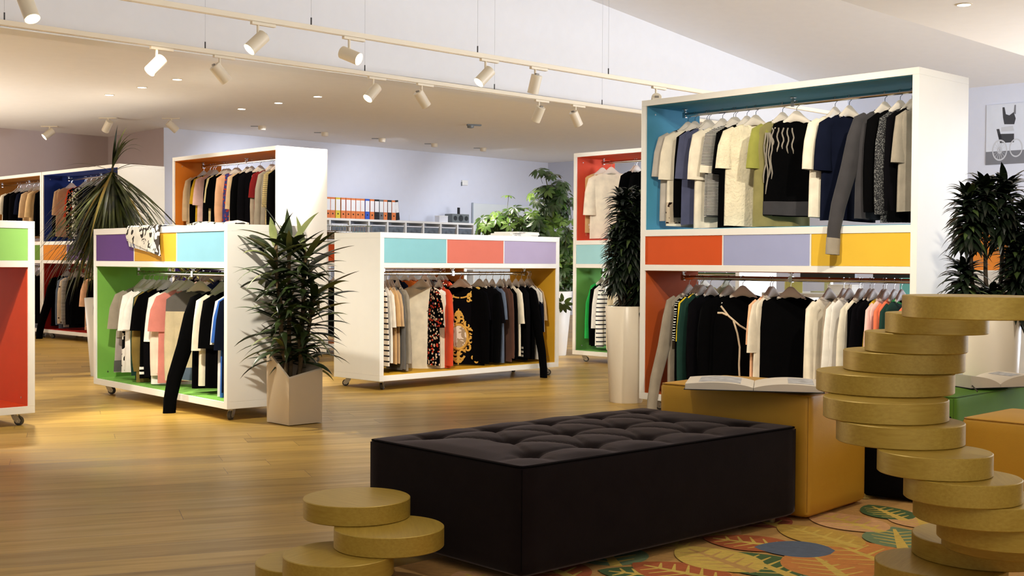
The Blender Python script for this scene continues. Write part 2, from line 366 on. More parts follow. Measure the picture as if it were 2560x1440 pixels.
# ------------------------------------------------------------------ hangers and garments
hb = MB(); ha = MB()
_hp = [(0, -0.075, 0.034, 0.007), (0.018, -0.079, 0.032, 0.008), (0.045, -0.097, 0.024, 0.01), (0.075, -0.116, 0.018, 0.012), (0.11, -0.138, 0.014, 0.013), (0.145, -0.158, 0.01, 0.012)]
_hp = [(-x, z, h, y) for x, z, h, y in _hp[:0:-1]] + _hp; pts = [(q[0], q[1]) for q in _hp]; hz = [q[2] for q in _hp]; hy = [q[3] for q in _hp]
ha.rings([[Vector((x, hy[i]*math.cos(2*PI*j/12) - 0.012*abs(x)/0.19, z + hz[i]*math.sin(2*PI*j/12))) for j in range(12)] for i, (x, z) in enumerate(pts)])
hk = [(0, 0, -0.05), (0, 0, -0.028), (0.004, 0, -0.02), (0.017, 0, -0.01), (0.0195, 0, 0.004), (0.012, 0, 0.0155), (0, 0, 0.0195), (-0.012, 0, 0.0155), (-0.0195, 0, 0.004)]
hb.tube(hk, 0.0019, 6)
_hs = thing('clothes_hanger', 'x', 'hanger'); _h1 = ha.build('hanger_arm', HANG, _hs); _h2 = hb.build('hook', CHROME, _hs)
_hs_used = [False]
ORD = 'first second third fourth fifth sixth seventh eighth ninth tenth eleventh twelfth thirteenth fourteenth fifteenth sixteenth seventeenth eighteenth nineteenth twentieth twenty-first twenty-second twenty-third twenty-fourth'.split()

def lerp(a, b, t): return a + (b-a)*t
def interp(tab, z):
    for (z0, a), (z1, b) in zip(tab, tab[1:]):
        if z >= z1: return lerp(a, b, (z0-z)/(z0-z1))
    return tab[-1][1]
def make_garment(kind, mat, L, ht, opt, seed):
    """one hanging garment; x runs across the shoulders, -y is the front, z = 0 at the rail"""
    rnd = random.Random(seed); z0 = -0.1; zh = z0 - L
    wide = opt.get('w', 1.0)
    shoulder = 0.188 if kind != 'tank' else 0.155
    body = 0.205*wide; hem = (0.212 if kind != 'dress' else 0.228)*wide
    wt = [(z0, 0.075), (z0-0.012, 0.115), (z0-0.03, 0.15), (z0-0.052, shoulder), (z0-0.085, shoulder+0.01), (z0-0.2, body), (zh, hem)]
    tt = [(z0, 0.012), (z0-0.05, 0.02), (z0-0.2, ht*0.9), (zh, ht)]
    k1, p1, k2, p2 = rnd.uniform(24, 34), rnd.uniform(0, 6), rnd.uniform(13, 19), rnd.uniform(0, 6)
    fa = opt.get('fold', 1.0)*min(0.015, ht*0.55)
    def prof(z, th):
        c, s = math.cos(th), math.sin(th); w = interp(wt, z); t = interp(tt, z)
        x = w*math.copysign(abs(c)**0.75, c)
        g = max(0.0, min(1.0, (z0-0.06-z)/0.35)); edge = 1-(abs(x)/w)**4
        fo = fa*g*edge*(math.sin(k1*x+p1+1.5*z) + 0.7*math.sin(k2*x+p2-2.0*z))
        y = t*math.copysign(abs(s)**0.8, s) + fo*(1 if s < 0 else 0.7) - 0.012*min(1, abs(x)/0.19)*(1-g)
        return x, y
    n = 36; rows = [z0, z0-0.006, z0-0.012, z0-0.03, z0-0.052, z0-0.068, z0-0.085, z0-0.12, z0-0.16, z0-0.2]
    m = 9; rows += [lerp(z0-0.2, zh, (i+1)/m) for i in range(m)]
    hw = rnd.uniform(0.003, 0.009); hp = rnd.uniform(0, 6)
    def ring(z, grow=0.0, low=False):
        out = []
        for j in range(n):
            th = 2*PI*j/n; x, y = prof(z, th); dz = hw*math.sin(9*x+hp) if low else 0.0
            dip = 0.0
            if z > z0-0.02 and math.sin(th) < 0: dip = -0.035*max(0, 1-abs(x)/0.11)*(1 if z > z0-0.003 else 0.8)
            out.append(Vector((x*(1+grow*4), y + math.copysign(grow, math.sin(th)), z+dz+dip)))
        return out
    b = MB(); b.rings([ring(z, 0, i == len(rows)-1) for i, z in enumerate(rows)], 0, False, False)
    nm = {'tee': 'tee', 'long': 'sweater', 'dress': 'dress', 'tank': 'vest_top', 'coat': 'cardigan'}[kind]
    o = b.build(nm, mat, None, 60)
    def sleeve(sg, path, rr, mt, cuff=None):
        s = MB(); rs = []; pp = [Vector((sg*x, y, z)) for x, y, z in path]; ph = rnd.uniform(0, 6)
        for i, p in enumerate(pp):
            t = (pp[min(i+1, len(pp)-1)] - pp[max(i-1, 0)]).normalized(); u = Vector((t.z, 0, -t.x)).normalized(); w = Vector((0, 1, 0))
            rs.append([p + u*(rr[i]*math.cos(2*PI*j/16)) + w*(min(rr[i]*0.7, max(0.014, ht*0.75))*math.sin(2*PI*j/16)*(1+0.22*math.sin(3*2*PI*j/16+ph+i*0.8))) for j in range(16)])
        s.rings(rs, 0, True, False); so = s.build('sleeve', mt, o, 60)
        if cuff:
            q = MB(); a, c = rs[-2], rs[-1]
            q.rings([[lerp(a[j], c[j], 0.35) + (a[j]-pp[-2]).normalized()*0.003 for j in range(16)], [c[j] + (c[j]-pp[-1]).normalized()*0.003 + Vector((0, 0, -0.003)) for j in range(16)]], 0, False, False)
            q.build('cuff', cuff, so, 60)
    sm = opt.get('smat', mat)
    if kind in ('tee', 'long', 'coat') or opt.get('sl'):
        for sg in (-1, 1):
            jx, jy = rnd.uniform(-0.012, 0.012), rnd.uniform(-0.008, 0.008)
            out = opt.get('out')
            if out == sg:
                path = [(0.135, 0, z0-0.06), (0.172, 0, z0-0.08), (0.21, jy, z0-0.17), (0.262, jy, z0-0.36), (0.33, 0, z0-0.56), (0.36, 0, z0-0.7), (0.37, 0, z0-0.84)]
                rr = [0.05, 0.064, 0.062, 0.056, 0.05, 0.044, 0.042]
            elif kind == 'tee' or (kind == 'dress'):
                l = opt.get('sleeve', rnd.uniform(0.2, 0.25))
                path = [(0.135, 0, z0-0.06), (0.172, 0, z0-0.085), (0.192+jx, jy, z0-0.085-l*0.35), (0.2+jx, jy, z0-0.085-l*0.7), (0.203+jx, jy*1.5, z0-0.085-l)]
                rr = [0.045, 0.06, 0.062, 0.064, 0.068]
            else:
                l = min(L-0.06, opt.get('sleeve', rnd.uniform(0.5, 0.56)))
                path = [(0.135, 0, z0-0.06), (0.172, 0, z0-0.085), (0.192+jx, jy, z0-0.085-l*0.25), (0.203+jx, jy, z0-0.085-l*0.55), (0.206+jx, jy*2, z0-0.085-l*0.85), (0.204+jx, jy*2, z0-0.085-l)]
                rr = [0.045, 0.056, 0.053, 0.048, 0.043, 0.041]
            sleeve(sg, path, rr, sm, opt.get('cuff'))
    if opt.get('collar') or kind != 'tank':
        q = MB(); a = ring(z0-0.001, 0.0015); c = ring(z0-0.0125, 0.0025)
        q.rings([[v + Vector((0, 0, 0.006)) for v in a], a, c], 0, False, False); q.build('neckband', opt.get('collar', mat), o, 60)
    if opt.get('hem'):
        for i in range(opt.get('hemn', 1)):
            za = zh + opt.get('hz', 0.09) - i*0.034; zb = za - (0.018 if opt.get('hemn', 1) > 1 else opt.get('hh', 0.085)); q = MB()
            q.rings([ring(za, 0.002), ring((za+zb)/2, 0.002), ring(zb, 0.002, zb < zh+0.008)], 0, False, False); q.build('hem_band', opt['hem'], o, 60)
    o['_w'] = 0
    del o['_w']
    return o, prof, z0, zh

def hang(key, lev, bay, group, specs, flip=False, opt0=0, edge=True):
    """hang the listed garments, left to right, each on a hanger of its own"""
    zr = ZROD[lev]+0.0145; p, yaw = RK[key]; bot = (ZB1 if lev == 0 else ZS)+0.012
    d = Vector((math.cos(yaw), math.sin(yaw), 0)); e = Vector((-d.y, d.x, 0)); rows = []
    for s in specs:
        px, kind, mat, desc = s[:4]; opt = dict(s[4]) if len(s) > 4 else {}
        tw = R(opt.get('tw', opt0 + random.uniform(-3, 3))); rz = yaw + (-PI/2 if flip else PI/2) + tw
        o_ = p + e*(D/2)
        if not opt.get('hook', 'tw' in opt and abs(opt['tw']) > 24) and edge:
            hw = {'tee': 0.265, 'long': 0.245, 'coat': 0.245, 'tank': 0.205, 'dress': 0.215}[kind]
            o_ = o_ + Vector((math.cos(rz), math.sin(rz), 0))*(hw if flip else -hw)
        r = ray(px, 800 if lev == 0 else 430); u = (r.x*o_.y - r.y*o_.x) / (r.y*d.x - r.x*d.y)
        rows.append((max(0.1, min(W-0.1, u)), rz, kind, mat, desc, opt, px))
    rows.sort(key=lambda q: q[0]); us = [q[0] for q in rows]
    for i in range(1, len(us)): us[i] = max(us[i], us[i-1]+0.018)
    if us[-1] > W-0.07:
        us[-1] = W-0.07
        for i in range(len(us)-2, -1, -1): us[i] = min(us[i], us[i+1]-0.018)
    out = {}
    for i, (u, rz, kind, mat, desc, opt, px) in enumerate(rows):
        gap = min([abs(us[i]-us[k]) for k in (i-1, i+1) if 0 <= k < len(us)] + [0.12])
        ht = opt.get('t', max(0.011, min(0.036, gap*0.46)))
        loc = rack_pt(key, us[i], D/2, zr)
        L = min(opt.get('L', random.uniform(0.58, 0.655)), zr-0.1-bot-0.01)
        if not _hs_used[0]: h = _hs; _hs_used[0] = True
        else: h = copy_tree(_hs)
        h.location = loc - Vector((0, 0, 0.0195 - 0.0019 - 0.0002)); h.rotation_euler = (0, 0, rz)
        tag(h, 'pale hanger, %s from left in the %s' % (ORD[i], bay), 'hanger', 'hangers in the ' + group)
        o, prof, z0, zh = make_garment(kind, mat, L, ht, opt, hash((px, lev)) & 0xffff)
        o.location = h.location; o.rotation_euler = (0, 0, rz)
        tag(o, '%s, %s from left in the %s' % (desc, ORD[i], bay), {'tee': 'shirt', 'long': 'sweater', 'coat': 'cardigan', 'dress': 'dress', 'tank': 'top'}[kind], 'garments in the ' + group)
        out[desc] = (o, prof, z0, zh)
    return out
K = (6, 6, 7); CR = (236, 226, 204); WH = (240, 236, 228); TP = (168, 152, 132)
cK = cloth(K); cK2 = cloth((11, 10, 13)); cCR = cloth(CR); cWH = cloth(WH); cTP = cloth(TP); cNV = cloth((18, 22, 38)); cBR = cloth((92, 62, 50)); cTN = cloth((206, 168, 118))
cCH = cloth((62, 60, 62)); cFK = cloth((40, 40, 42), 'fleck', (120, 120, 118)); cST = cloth(WH, 'stripe', (20, 22, 34)); cFI = cloth((210, 206, 198), 'fine', (28, 28, 30))
cPE = cloth((238, 186, 146)); cCO = cloth((236, 120, 84)); cPK = cloth((240, 200, 190)); cMU = cloth((196, 160, 40)); cGR = cloth((40, 170, 76)); cDG = cloth((30, 60, 52)); cOL = cloth((132, 110, 56))
cRD = cloth((212, 74, 40)); cDR = cloth((120, 26, 26)); cLA = cloth((238, 226, 196), 'lace'); cKN = cloth((214, 198, 164), 'knit'); cGK = cloth((150, 140, 124), 'knit')
cFL = cloth(K, 'floral', (220, 190, 160)); cZE = cloth(WH, 'zebra', K); cSTAR = cloth((160, 146, 128), 'stars', (236, 230, 214)); cZG = cloth(K, 'zig', (214, 214, 206)); cDN = cloth((92, 104, 124)); cSB = cloth((78, 82, 108)); cBG = cloth((206, 176, 138))
cYB = cloth((222, 200, 140), 'fine', (26, 24, 20)); cBL = cloth((60, 110, 200)); cTPg = cloth((186, 178, 168)); cPAT = cloth((60, 66, 130), 'floral', (190, 60, 36)); cOR = cloth((226, 116, 40)); cGY = cloth((96, 94, 92)); cLM = cloth((150, 150, 72)); cMV = cloth((176, 164, 158))
TB = 'right rack\'s blue bay'
TU = hang('T', 1, TB, 'blue bay', opt0=-20, specs=[
 (1632, 'tee', cTPg, 'taupe grey tee with black neckband', {'collar': cK}), (1648, 'tee', cCR, 'cream tee with dark printed hem', {'hem': cloth((200, 184, 160), 'zebra', (40, 24, 18)), 'hz': 0.16, 'hh': 0.14, 'sleeve': 0.26}),
 (1681, 'tee', cSB, 'slate blue tee', {'sleeve': 0.26}), (1684, 'long', cK, 'black jumper'), (1718, 'tee', cCR, 'cream tee with loose sleeves', {'L': 0.67, 'sleeve': 0.27}),
 (1747, 'tee', cFI, 'fine striped tee with cream cuffs', {'cuff': cCR}), (1763, 'tank', cFI, 'black and white fine striped vest', {'L': 0.6}), (1778, 'tee', cK, 'black tee', {'L': 0.66}),
 (1888, 'tee', cLA, 'cream lace tee turned outwards', {'tw': -30, 't': 0.03, 'L': 0.66}), (1865, 'tee', cloth((140, 132, 84)), 'olive brown tee', {'smat': cLM, 'L': 0.67}),
 (1990, 'tank', cK, 'black top with grey fringes', {'tw': -38, 't': 0.03, 'L': 0.6, 'hem': cCH, 'w': 0.98}), (2008, 'tee', cCR, 'cream tee', {'tw': -10, 'sleeve': 0.25, 'L': 0.62}),
 (2035, 'tee', cNV, 'navy black tee', {'tw': -16, 'sleeve': 0.26, 'L': 0.64}), (2127, 'coat', cCH, 'charcoal cardigan with trailing sleeve', {'out': -1, 'cuff': cGK, 'L': 0.63}),
 (2160, 'long', cK, 'black jumper'), (2190, 'coat', cFK, 'dark flecked cardigan', {'L': 0.66}), (2199, 'long', cK2, 'black long-sleeved top'),
 (2217, 'dress', cK, 'black sleeveless dress', {'L': 0.66, 'tw': -10}), (2251, 'tee', cGK, 'grey beige knitted tee', {'sleeve': 0.24, 'L': 0.6})])
TLB = 'right rack\'s rust bay'
TLg = hang('T', 0, TLB, 'rust bay', [
 (1662, 'coat', cGK, 'grey beige cardigan with trailing sleeve', {'out': -1, 'L': 0.66}), (1677, 'tee', cZG, 'black zigzag print tee'), (1684, 'tee', cloth((220, 190, 40)), 'yellow tee'),
 (1692, 'long', cDG, 'dark green sweater'), (1687, 'long', cK, 'black jumper', {'L': 0.66}), (1718, 'long', cK2, 'black long-sleeved top', {'L': 0.66}), (1748, 'long', cK, 'plain black sweater', {'tw': -12, 'L': 0.66}),
 (1856, 'tank', cK, 'black dress with cream cords', {'tw': -38, 't': 0.03, 'L': 0.66, 'w': 0.95}), (1862, 'tee', cPE, 'peach tee', {'L': 0.62}), (1866, 'tee', cCR, 'cream tee with wide sleeves', {'sleeve': 0.27, 'L': 0.64}),
 (1976, 'long', cK, 'black velvet hoodie turned outwards', {'tw': -42, 't': 0.034, 'L': 0.64}), (2012, 'coat', cCR, 'cream cardigan with long sleeves', {'L': 0.66, 'sleeve': 0.56}), (2051, 'tee', cSTAR, 'taupe star print tee', {'sleeve': 0.4}),
 (2056, 'tee', cWH, 'white blouse', {'sleeve': 0.34}), (2094, 'long', cCR, 'cream sweater'), (2100, 'dress', cFL, 'dark floral dress', {'L': 0.66}), (2114, 'long', cK, 'black knit jumper'), (2121, 'tee', cK2, 'black tee'),
 (2207, 'tank', cMU, 'mustard vest', {'L': 0.3, 'hook': True}), (2157, 'long', cPK, 'pale pink sweater'), (2181, 'long', cCO, 'coral sweater'), (2197, 'long', cDG, 'dark teal sweater', {'collar': cGR}), (2239, 'tee', cCO, 'coral tee'), (2262, 'tee', cK, 'plain black tee')])
Ag = hang('A', 0, 'purple-drawer rack\'s green bay', 'green bay', [
 (271, 'tee', cGK, 'short taupe tee', {'L': 0.36}), (289, 'dress', cMV, 'mauve grey dress with dark hem', {'L': 0.62, 'hem': cGY}), (293, 'tee', cWH, 'white blouse'), (306, 'tank', cZE, 'zebra print top'), (310, 'tee', cWH, 'white tee'),
 (327, 'long', cDG, 'dark green jumper'), (328, 'coat', cOL, 'olive cardigan', {'L': 0.66}), (331, 'tee', cK, 'black tee with striped hem', {'hem': cWH, 'hemn': 2, 'L': 0.64}), (361, 'long', cK2, 'black sweater'), (358, 'tee', cWH, 'long white tee', {'L': 0.66, 'sleeve': 0.28, 'tw': -10}),
 (374, 'tee', cloth((206, 128, 116)), 'dusty rose tee', {'L': 0.64, 'tw': -18}), (378, 'long', cloth((236, 214, 196)), 'pale pink jumper', {'tw': -23}), (500, 'long', cloth((206, 190, 156), 'yoke', (96, 92, 88)), 'beige knitted sweater with blue hem', {'tw': -38, 't': 0.03, 'L': 0.62, 'hem': cDN, 'collar': cGY}),
 (468, 'long', cK, 'black jumper with trailing sleeve', {'out': -1, 'L': 0.64}), (477, 'tee', cCR, 'white cropped blouse', {'sleeve': 0.3, 'L': 0.62}), (494, 'tee', cK, 'black tee', {'sleeve': 0.28}), (524, 'tee', cWH, 'white tee with loose hem', {'L': 0.66}), (531, 'tee', cBL, 'bright blue tee', {'L': 0.66}), (535, 'tee', cNV, 'navy tee', {'sleeve': 0.28})])
Mg = hang('M', 0, 'middle rack\'s yellow bay', 'yellow bay', opt0=-16, specs=[
 (972, 'dress', cST, 'striped dress', {'L': 0.62}), (988, 'tee', cWH, 'white tee'), (999, 'tee', cTN, 'tan tee'), (1007, 'tee', cBG, 'beige tee'), (1010, 'long', cGY, 'dark grey brown sweater'), (1023, 'coat', cGK, 'grey beige cardigan', {'L': 0.66}),
 (1053, 'tee', cCR, 'cream tee turned outwards', {'tw': 40, 't': 0.03, 'L': 0.66, 'sleeve': 0.24, 'smat': cWH}), (1104, 'tee', cFL, 'floral print tee', {'L': 0.64}), (1129, 'long', cRD, 'orange red sweater', {'L': 0.655}),
 (1150, 'tee', cK2, 'black tee with gold ornament print', {'tw': 42, 't': 0.03, 'L': 0.66, 'fold': 0.0, 'w': 0.98}), (1222, 'long', cK, 'black long-sleeved top', {'tw': 15}), (1262, 'tee', cK2, 'black tee', {'L': 0.65, 'tw': 10}), (1250, 'long', cK, 'black jumper'),
 (1266, 'tee', cDN, 'grey blue tee'), (1284, 'coat', cBR, 'brown cardigan', {'L': 0.65}), (1293, 'long', cK, 'black sweater with white striped hem', {'hem': cWH, 'hemn': 3, 'L': 0.63, 'hz': 0.11}), (1309, 'tee', cCR, 'cream tee'),
 (1322, 'long', cK2, 'black jumper with white striped hem', {'hem': cWH, 'hemn': 3, 'L': 0.64, 'hz': 0.11}), (1341, 'long', cK, 'black sweater with trailing sleeve', {'out': 1, 'L': 0.64}), (1361, 'tee', cWH, 'white tee with long sleeves', {'sleeve': 0.32}), (1367, 'tee', cNV, 'navy tee', {'sleeve': 0.32}), (1371, 'tee', cBG, 'pale beige tee')], flip=True)
hang('N', 0, 'brown bay behind middle rack', 'brown bay', edge=False, specs=[
 (840, 'long', cK, 'black jumper'), (880, 'long', cGY, 'grey sweater'), (940, 'tee', cK2, 'black tee'), (985, 'long', cNV, 'navy jumper'), (1012, 'long', cOR, 'orange sweater'), (1030, 'tee', cOR, 'orange tee'), (1062, 'long', cGY, 'grey jumper'), (1082, 'tee', cFL, 'floral tee'), (1100, 'long', cRD, 'red jumper'), (1128, 'tee', cK, 'plain black tee')], flip=True)
hang('O', 1, 'tall rear rack\'s orange bay', 'orange bay', [
 (459, 'long', cBG, 'beige sweater', {'sleeve': 0.4}), (473, 'long', cK, 'black jumper'), (476, 'tee', cMU, 'mustard tee'), (481, 'tee', cPK, 'pale pink tee', {'L': 0.66}), (507, 'long', cK2, 'black sweater'), (509, 'tee', cloth((228, 208, 156)), 'pale yellow tee', {'L': 0.66}),
 (515, 'tee', cK, 'black tee', {'sleeve': 0.28}), (537, 'coat', cPE, 'peach cardigan', {'L': 0.65}), (542, 'dress', cPAT, 'blue and red patterned dress', {'L': 0.66, 'tw': -14}), (561, 'tee', cBG, 'beige tee', {'sleeve': 0.3}), (577, 'long', cK, 'plain black jumper', {'L': 0.66}), (592, 'long', cK2, 'black long-sleeved top', {'tw': -10}),
 (622, 'tee', cDR, 'dark red tee', {'L': 0.66}), (625, 'coat', cTP, 'taupe cardigan', {'L': 0.65}), (641, 'long', cGK, 'grey brown sweater'), (652, 'tee', cYB, 'cream and black fine striped tee', {'sleeve': 0.3}), (667, 'long', cK, 'thick black sweater')])
hang('O', 0, 'tall rear rack\'s purple bay', 'purple bay', edge=False, specs=[
 (500, 'long', cK, 'black jumper'), (524, 'tee', cPK, 'pink tee'), (545, 'long', cTP, 'taupe sweater'), (566, 'tee', cNV, 'navy tee'), (590, 'long', cK2, 'black sweater'), (625, 'tee', cGY, 'grey tee'), (655, 'long', cK, 'plain black jumper')])
hang('R', 1, 'red bay behind dark plant', 'red bay', [
 (1506, 'long', cloth((214, 176, 120), 'dots', (230, 220, 200)), 'tan patterned sweater', {'tw': -34, 'hook': True, 't': 0.02}), (1528, 'tee', cCR, 'cream tee turned outwards', {'tw': -40, 't': 0.03, 'L': 0.66, 'sleeve': 0.34}), (1545, 'tee', cK, 'black tee'), (1552, 'tank', cK2, 'black vest'), (1579, 'dress', cK, 'black dress', {'sl': True, 'tw': -15}), (1620, 'long', cFL, 'dark floral sweater'), (1670, 'long', cGY, 'grey sweater'), (1730, 'tee', cWH, 'white tee')])
hang('R', 0, 'green bay behind dark plant', 'rear green bay', [
 (1463, 'tank', cGR, 'bright green dress', {'L': 0.55, 'tw': -14}), (1472, 'long', cK, 'black jumper', {'L': 0.62}), (1479, 'tee', cWH, 'white blouse', {'sleeve': 0.36}), (1492, 'long', cST, 'black and white striped top', {'L': 0.6, 'tw': -14}), (1517, 'long', cKN, 'beige knitted sweater', {'L': 0.66, 'tw': -10}), (1530, 'tee', cCR, 'cream tee'), (1580, 'long', cBR, 'brown sweater'), (1650, 'tee', cCR, 'cream cropped tee'), (1720, 'long', cLM, 'lime green sweater'), (1770, 'tee', cTP, 'taupe tee')])
hang('B', 1, 'navy bay at back left', 'navy bay', [
 (128, 'tee', cBG, 'beige tee', {'sleeve': 0.27}), (131, 'long', cK, 'black jumper', {'hem': cDN}), (161, 'tee', cRD, 'orange red tee', {'sleeve': 0.3}), (167, 'long', cFL, 'dark floral sweater'), (179, 'coat', cZE, 'black and white print cardigan'), (192, 'long', cK2, 'black sweater'), (204, 'long', cNV, 'navy jumper'), (218, 'tee', cK, 'black tee'), (232, 'long', cGY, 'grey jumper')])
hang('B', 0, 'dark red bay at back left', 'dark red bay', [
 (121, 'coat', cK, 'black cardigan', {'out': -1}), (140, 'long', cDN, 'denim blue sweater'), (146, 'long', cloth((214, 196, 170), 'dots', (60, 40, 30)), 'cream dotted sweater'), (152, 'long', cFI, 'fine striped sweater'), (165, 'long', cK2, 'black jumper', {'tw': -12}), (177, 'dress', cK, 'black dress', {'tw': -12}), (200, 'tee', cPE, 'peach tee', {'tw': -20, 'sleeve': 0.28}), (218, 'long', cK, 'plain black sweater')])
hang('C', 1, 'ochre bay at the left edge', 'ochre bay', [
 (-6, 'tee', cCR, 'cream tee'), (6, 'long', cK, 'black jumper'), (20, 'long', cK2, 'black sweater'), (34, 'tee', cNV, 'navy tee'), (46, 'tee', cBG, 'beige tee', {'sleeve': 0.28}), (62, 'tee', cloth((220, 186, 136)), 'tan tee', {'sleeve': 0.28}), (84, 'coat', cK, 'black cardigan')])
hang('C', 0, 'grey bay at the left edge', 'grey bay', [(50, 'long', cNV, 'navy sweater'), (60, 'long', cK, 'black jumper'), (70, 'long', cK2, 'black sweater', {'tw': -10})])

# details of single garments
def surf(prof, z, x, side=-1):
    best = None
    for j in range(0, 181):
        th = (-PI*j/180) if side < 0 else (PI*j/180); xx, yy = prof(z, th)
        if best is None or abs(xx-x) < best[0]: best = (abs(xx-x), yy)
    return best[1]
o, prof, z0, zh = TU['black top with grey fringes']
rf = random.Random(3)
for i in range(9):
    x0 = -0.16 + 0.032*i if i < 5 else -0.168 - 0.012*(i-5); b = MB(); l = rf.uniform(0.09, 0.2) if i < 5 else rf.uniform(0.28, 0.4); pts = []
    for k in range(9):
        z = z0 - 0.035 - (0.02 if i < 5 else 0.05) - l*k/8; x = x0 + 0.006*math.sin(k*1.3+i); pts.append((x, surf(prof, z, x) - 0.007 - 0.002*(k % 2), z))
    b.tube(pts, [0.005]*8+[0.002], 6); b.build('fringe', cloth((150, 142, 130)), o, 60)
o, prof, z0, zh = TLg['black dress with cream cords']
CORD = cloth((226, 206, 176))
for path in ([(-0.15, 0.075), (-0.1, 0.14), (-0.03, 0.2), (0.06, 0.25), (0.13, 0.25)], [(-0.07, 0.17), (-0.045, 0.25), (-0.03, 0.34), (-0.035, 0.45), (-0.03, 0.56)], [(0.06, 0.04), (0.085, 0.1), (0.09, 0.16), (0.085, 0.22)], [(-0.17, 0.12), (-0.14, 0.12), (-0.11, 0.135)]):
    b = MB(); q = []
    for (xa, za), (xb, zb) in zip(path, path[1:]):
        for k in range(5): q.append((lerp(xa, xb, k/5), lerp(za, zb, k/5)))
    q.append(path[-1]); b.tube([(x, surf(prof, z0-z, x)-0.005, z0-z) for x, z in q], 0.0065, 8); b.build('cord', CORD, o, 60)
o, prof, z0, zh = Mg['cream tee turned outwards']; b = MB()
for k, (x, z) in enumerate(((0.055, -0.2), (0.07, -0.203), (0.083, -0.2), (0.096, -0.204), (0.072, -0.215), (0.088, -0.214))): y = surf(prof, z0+z, x)-0.003; b.box(x-0.005, x+0.005, y, y+0.002, z0+z-0.004, z0+z+0.003+0.002*(k % 2))
part_label(b.build('chest_print', cloth((40, 38, 36)), o, 0), 'small dark chest print')
# gold ornament print on the black tee of the middle rack
o, prof, z0, zh = Mg['black tee with gold ornament print']
GOLD = cloth((222, 176, 84)); GOLDD = cloth((168, 118, 42)); MED = cloth((170, 150, 120), 'zebra', (236, 226, 210))
_sc = {}
def sf(x, z):
    k = (round(x, 2), round(z, 2))
    if k not in _sc: _sc[k] = surf(prof, z, x)
    return _sc[k]
orn = MB()
def blob(pts, w, m=0, n=6):
    ps = [Vector((x, sf(x, z)-0.004, z)) for x, z in pts]; rr = w if isinstance(w, list) else [w]*len(ps)
    orn.tube(ps, rr, n, m, flat=0.35)
def scroll(cx, cz, r, a0, turns, sg, w):
    pts = []
    for k in range(13):
        t = k/12; a = a0 + sg*turns*2*PI*t; rr = r*(1-0.72*t); pts.append((cx+rr*math.cos(a), cz+rr*math.sin(a)))
    blob(pts, [w*(1-0.45*k/12) for k in range(13)])
mz = zh + 0.235; mx = -0.01
def el(a, rx, rz): return (mx+rx*math.cos(a), mz+rz*math.sin(a))
blob([el(2*PI*k/28, 0.076, 0.1) for k in range(29)], 0.008); blob([el(2*PI*k/28, 0.088, 0.112) for k in range(29)], 0.004, 1)
for k in range(12):
    a = 2*PI*k/12 + 0.26; x, z = el(a, 0.108, 0.135); scroll(x, z, 0.026, a+PI/2, 0.8, 1 if k % 2 else -1, 0.009)
    x, z = el(a+0.26, 0.112, 0.14); blob([el(a+0.26, 0.095, 0.12), el(a+0.26, 0.122, 0.152)], [0.011, 0.004])
for sg in (1, -1):
    for i, (dz, r) in enumerate(((0.158, 0.03), (0.182, 0.022), (0.2, 0.014))):
        scroll(mx-0.022+0.006*i, mz+sg*dz, r, 0 if sg > 0 else PI, 0.8, 1, 0.009); scroll(mx+0.022-0.006*i, mz+sg*dz, r, PI if sg > 0 else 0, 0.8, -1, 0.009)
    blob([(mx, mz+sg*0.13), (mx, mz+sg*0.235)], [0.014, 0.004])
part_label(orn.build('frame_print', [GOLD, GOLDD], o, 60), 'gold scrollwork frame print'); orn = MB()
for sg in (1, -1):      # collar scrolls
    blob([(sg*(0.005+0.135*t), z0-0.1+0.075*t*t) for t in [k/8 for k in range(9)]], 0.006)
    for t, r in ((0.5, 0.024), (0.72, 0.028), (0.95, 0.024)): scroll(sg*(0.01+0.14*t), z0-0.105+0.075*t*t, r, 0.5, 0.9, sg, 0.009)
    for t, r in ((0.42, 0.02), (0.6, 0.024)): scroll(sg*(0.01+0.14*t), z0-0.145+0.06*t, r, 2.0, 0.9, -sg, 0.009)
part_label(orn.build('collar_print', [GOLD, GOLDD], o, 60), 'gold scrollwork collar print'); orn = MB()
for x, z, r in ((0.2, 0.03, 0.03), (0.17, 0.05, 0.026), (0.21, 0.085, 0.028), (0.145, 0.022, 0.022), (0.2, 0.125, 0.022), (0.12, 0.05, 0.018)): scroll(x, zh+z+0.01, r, z*40, 0.9, 1, 0.009)
part_label(orn.build('corner_print', [GOLD, GOLDD], o, 60), 'gold scrollwork corner print')
b = MB(); b.add([(mx, sf(mx, mz)-0.0035, mz)] + [(el(2*PI*k/28, 0.07, 0.094)[0], sf(*el(2*PI*k/28, 0.07, 0.094))-0.0035, el(2*PI*k/28, 0.07, 0.094)[1]) for k in range(28)], [(0, 1+(k+1) % 28, 1+k) for k in range(28)])
part_label(b.build('medallion', MED, o, 60), 'oval grey and white medallion print')

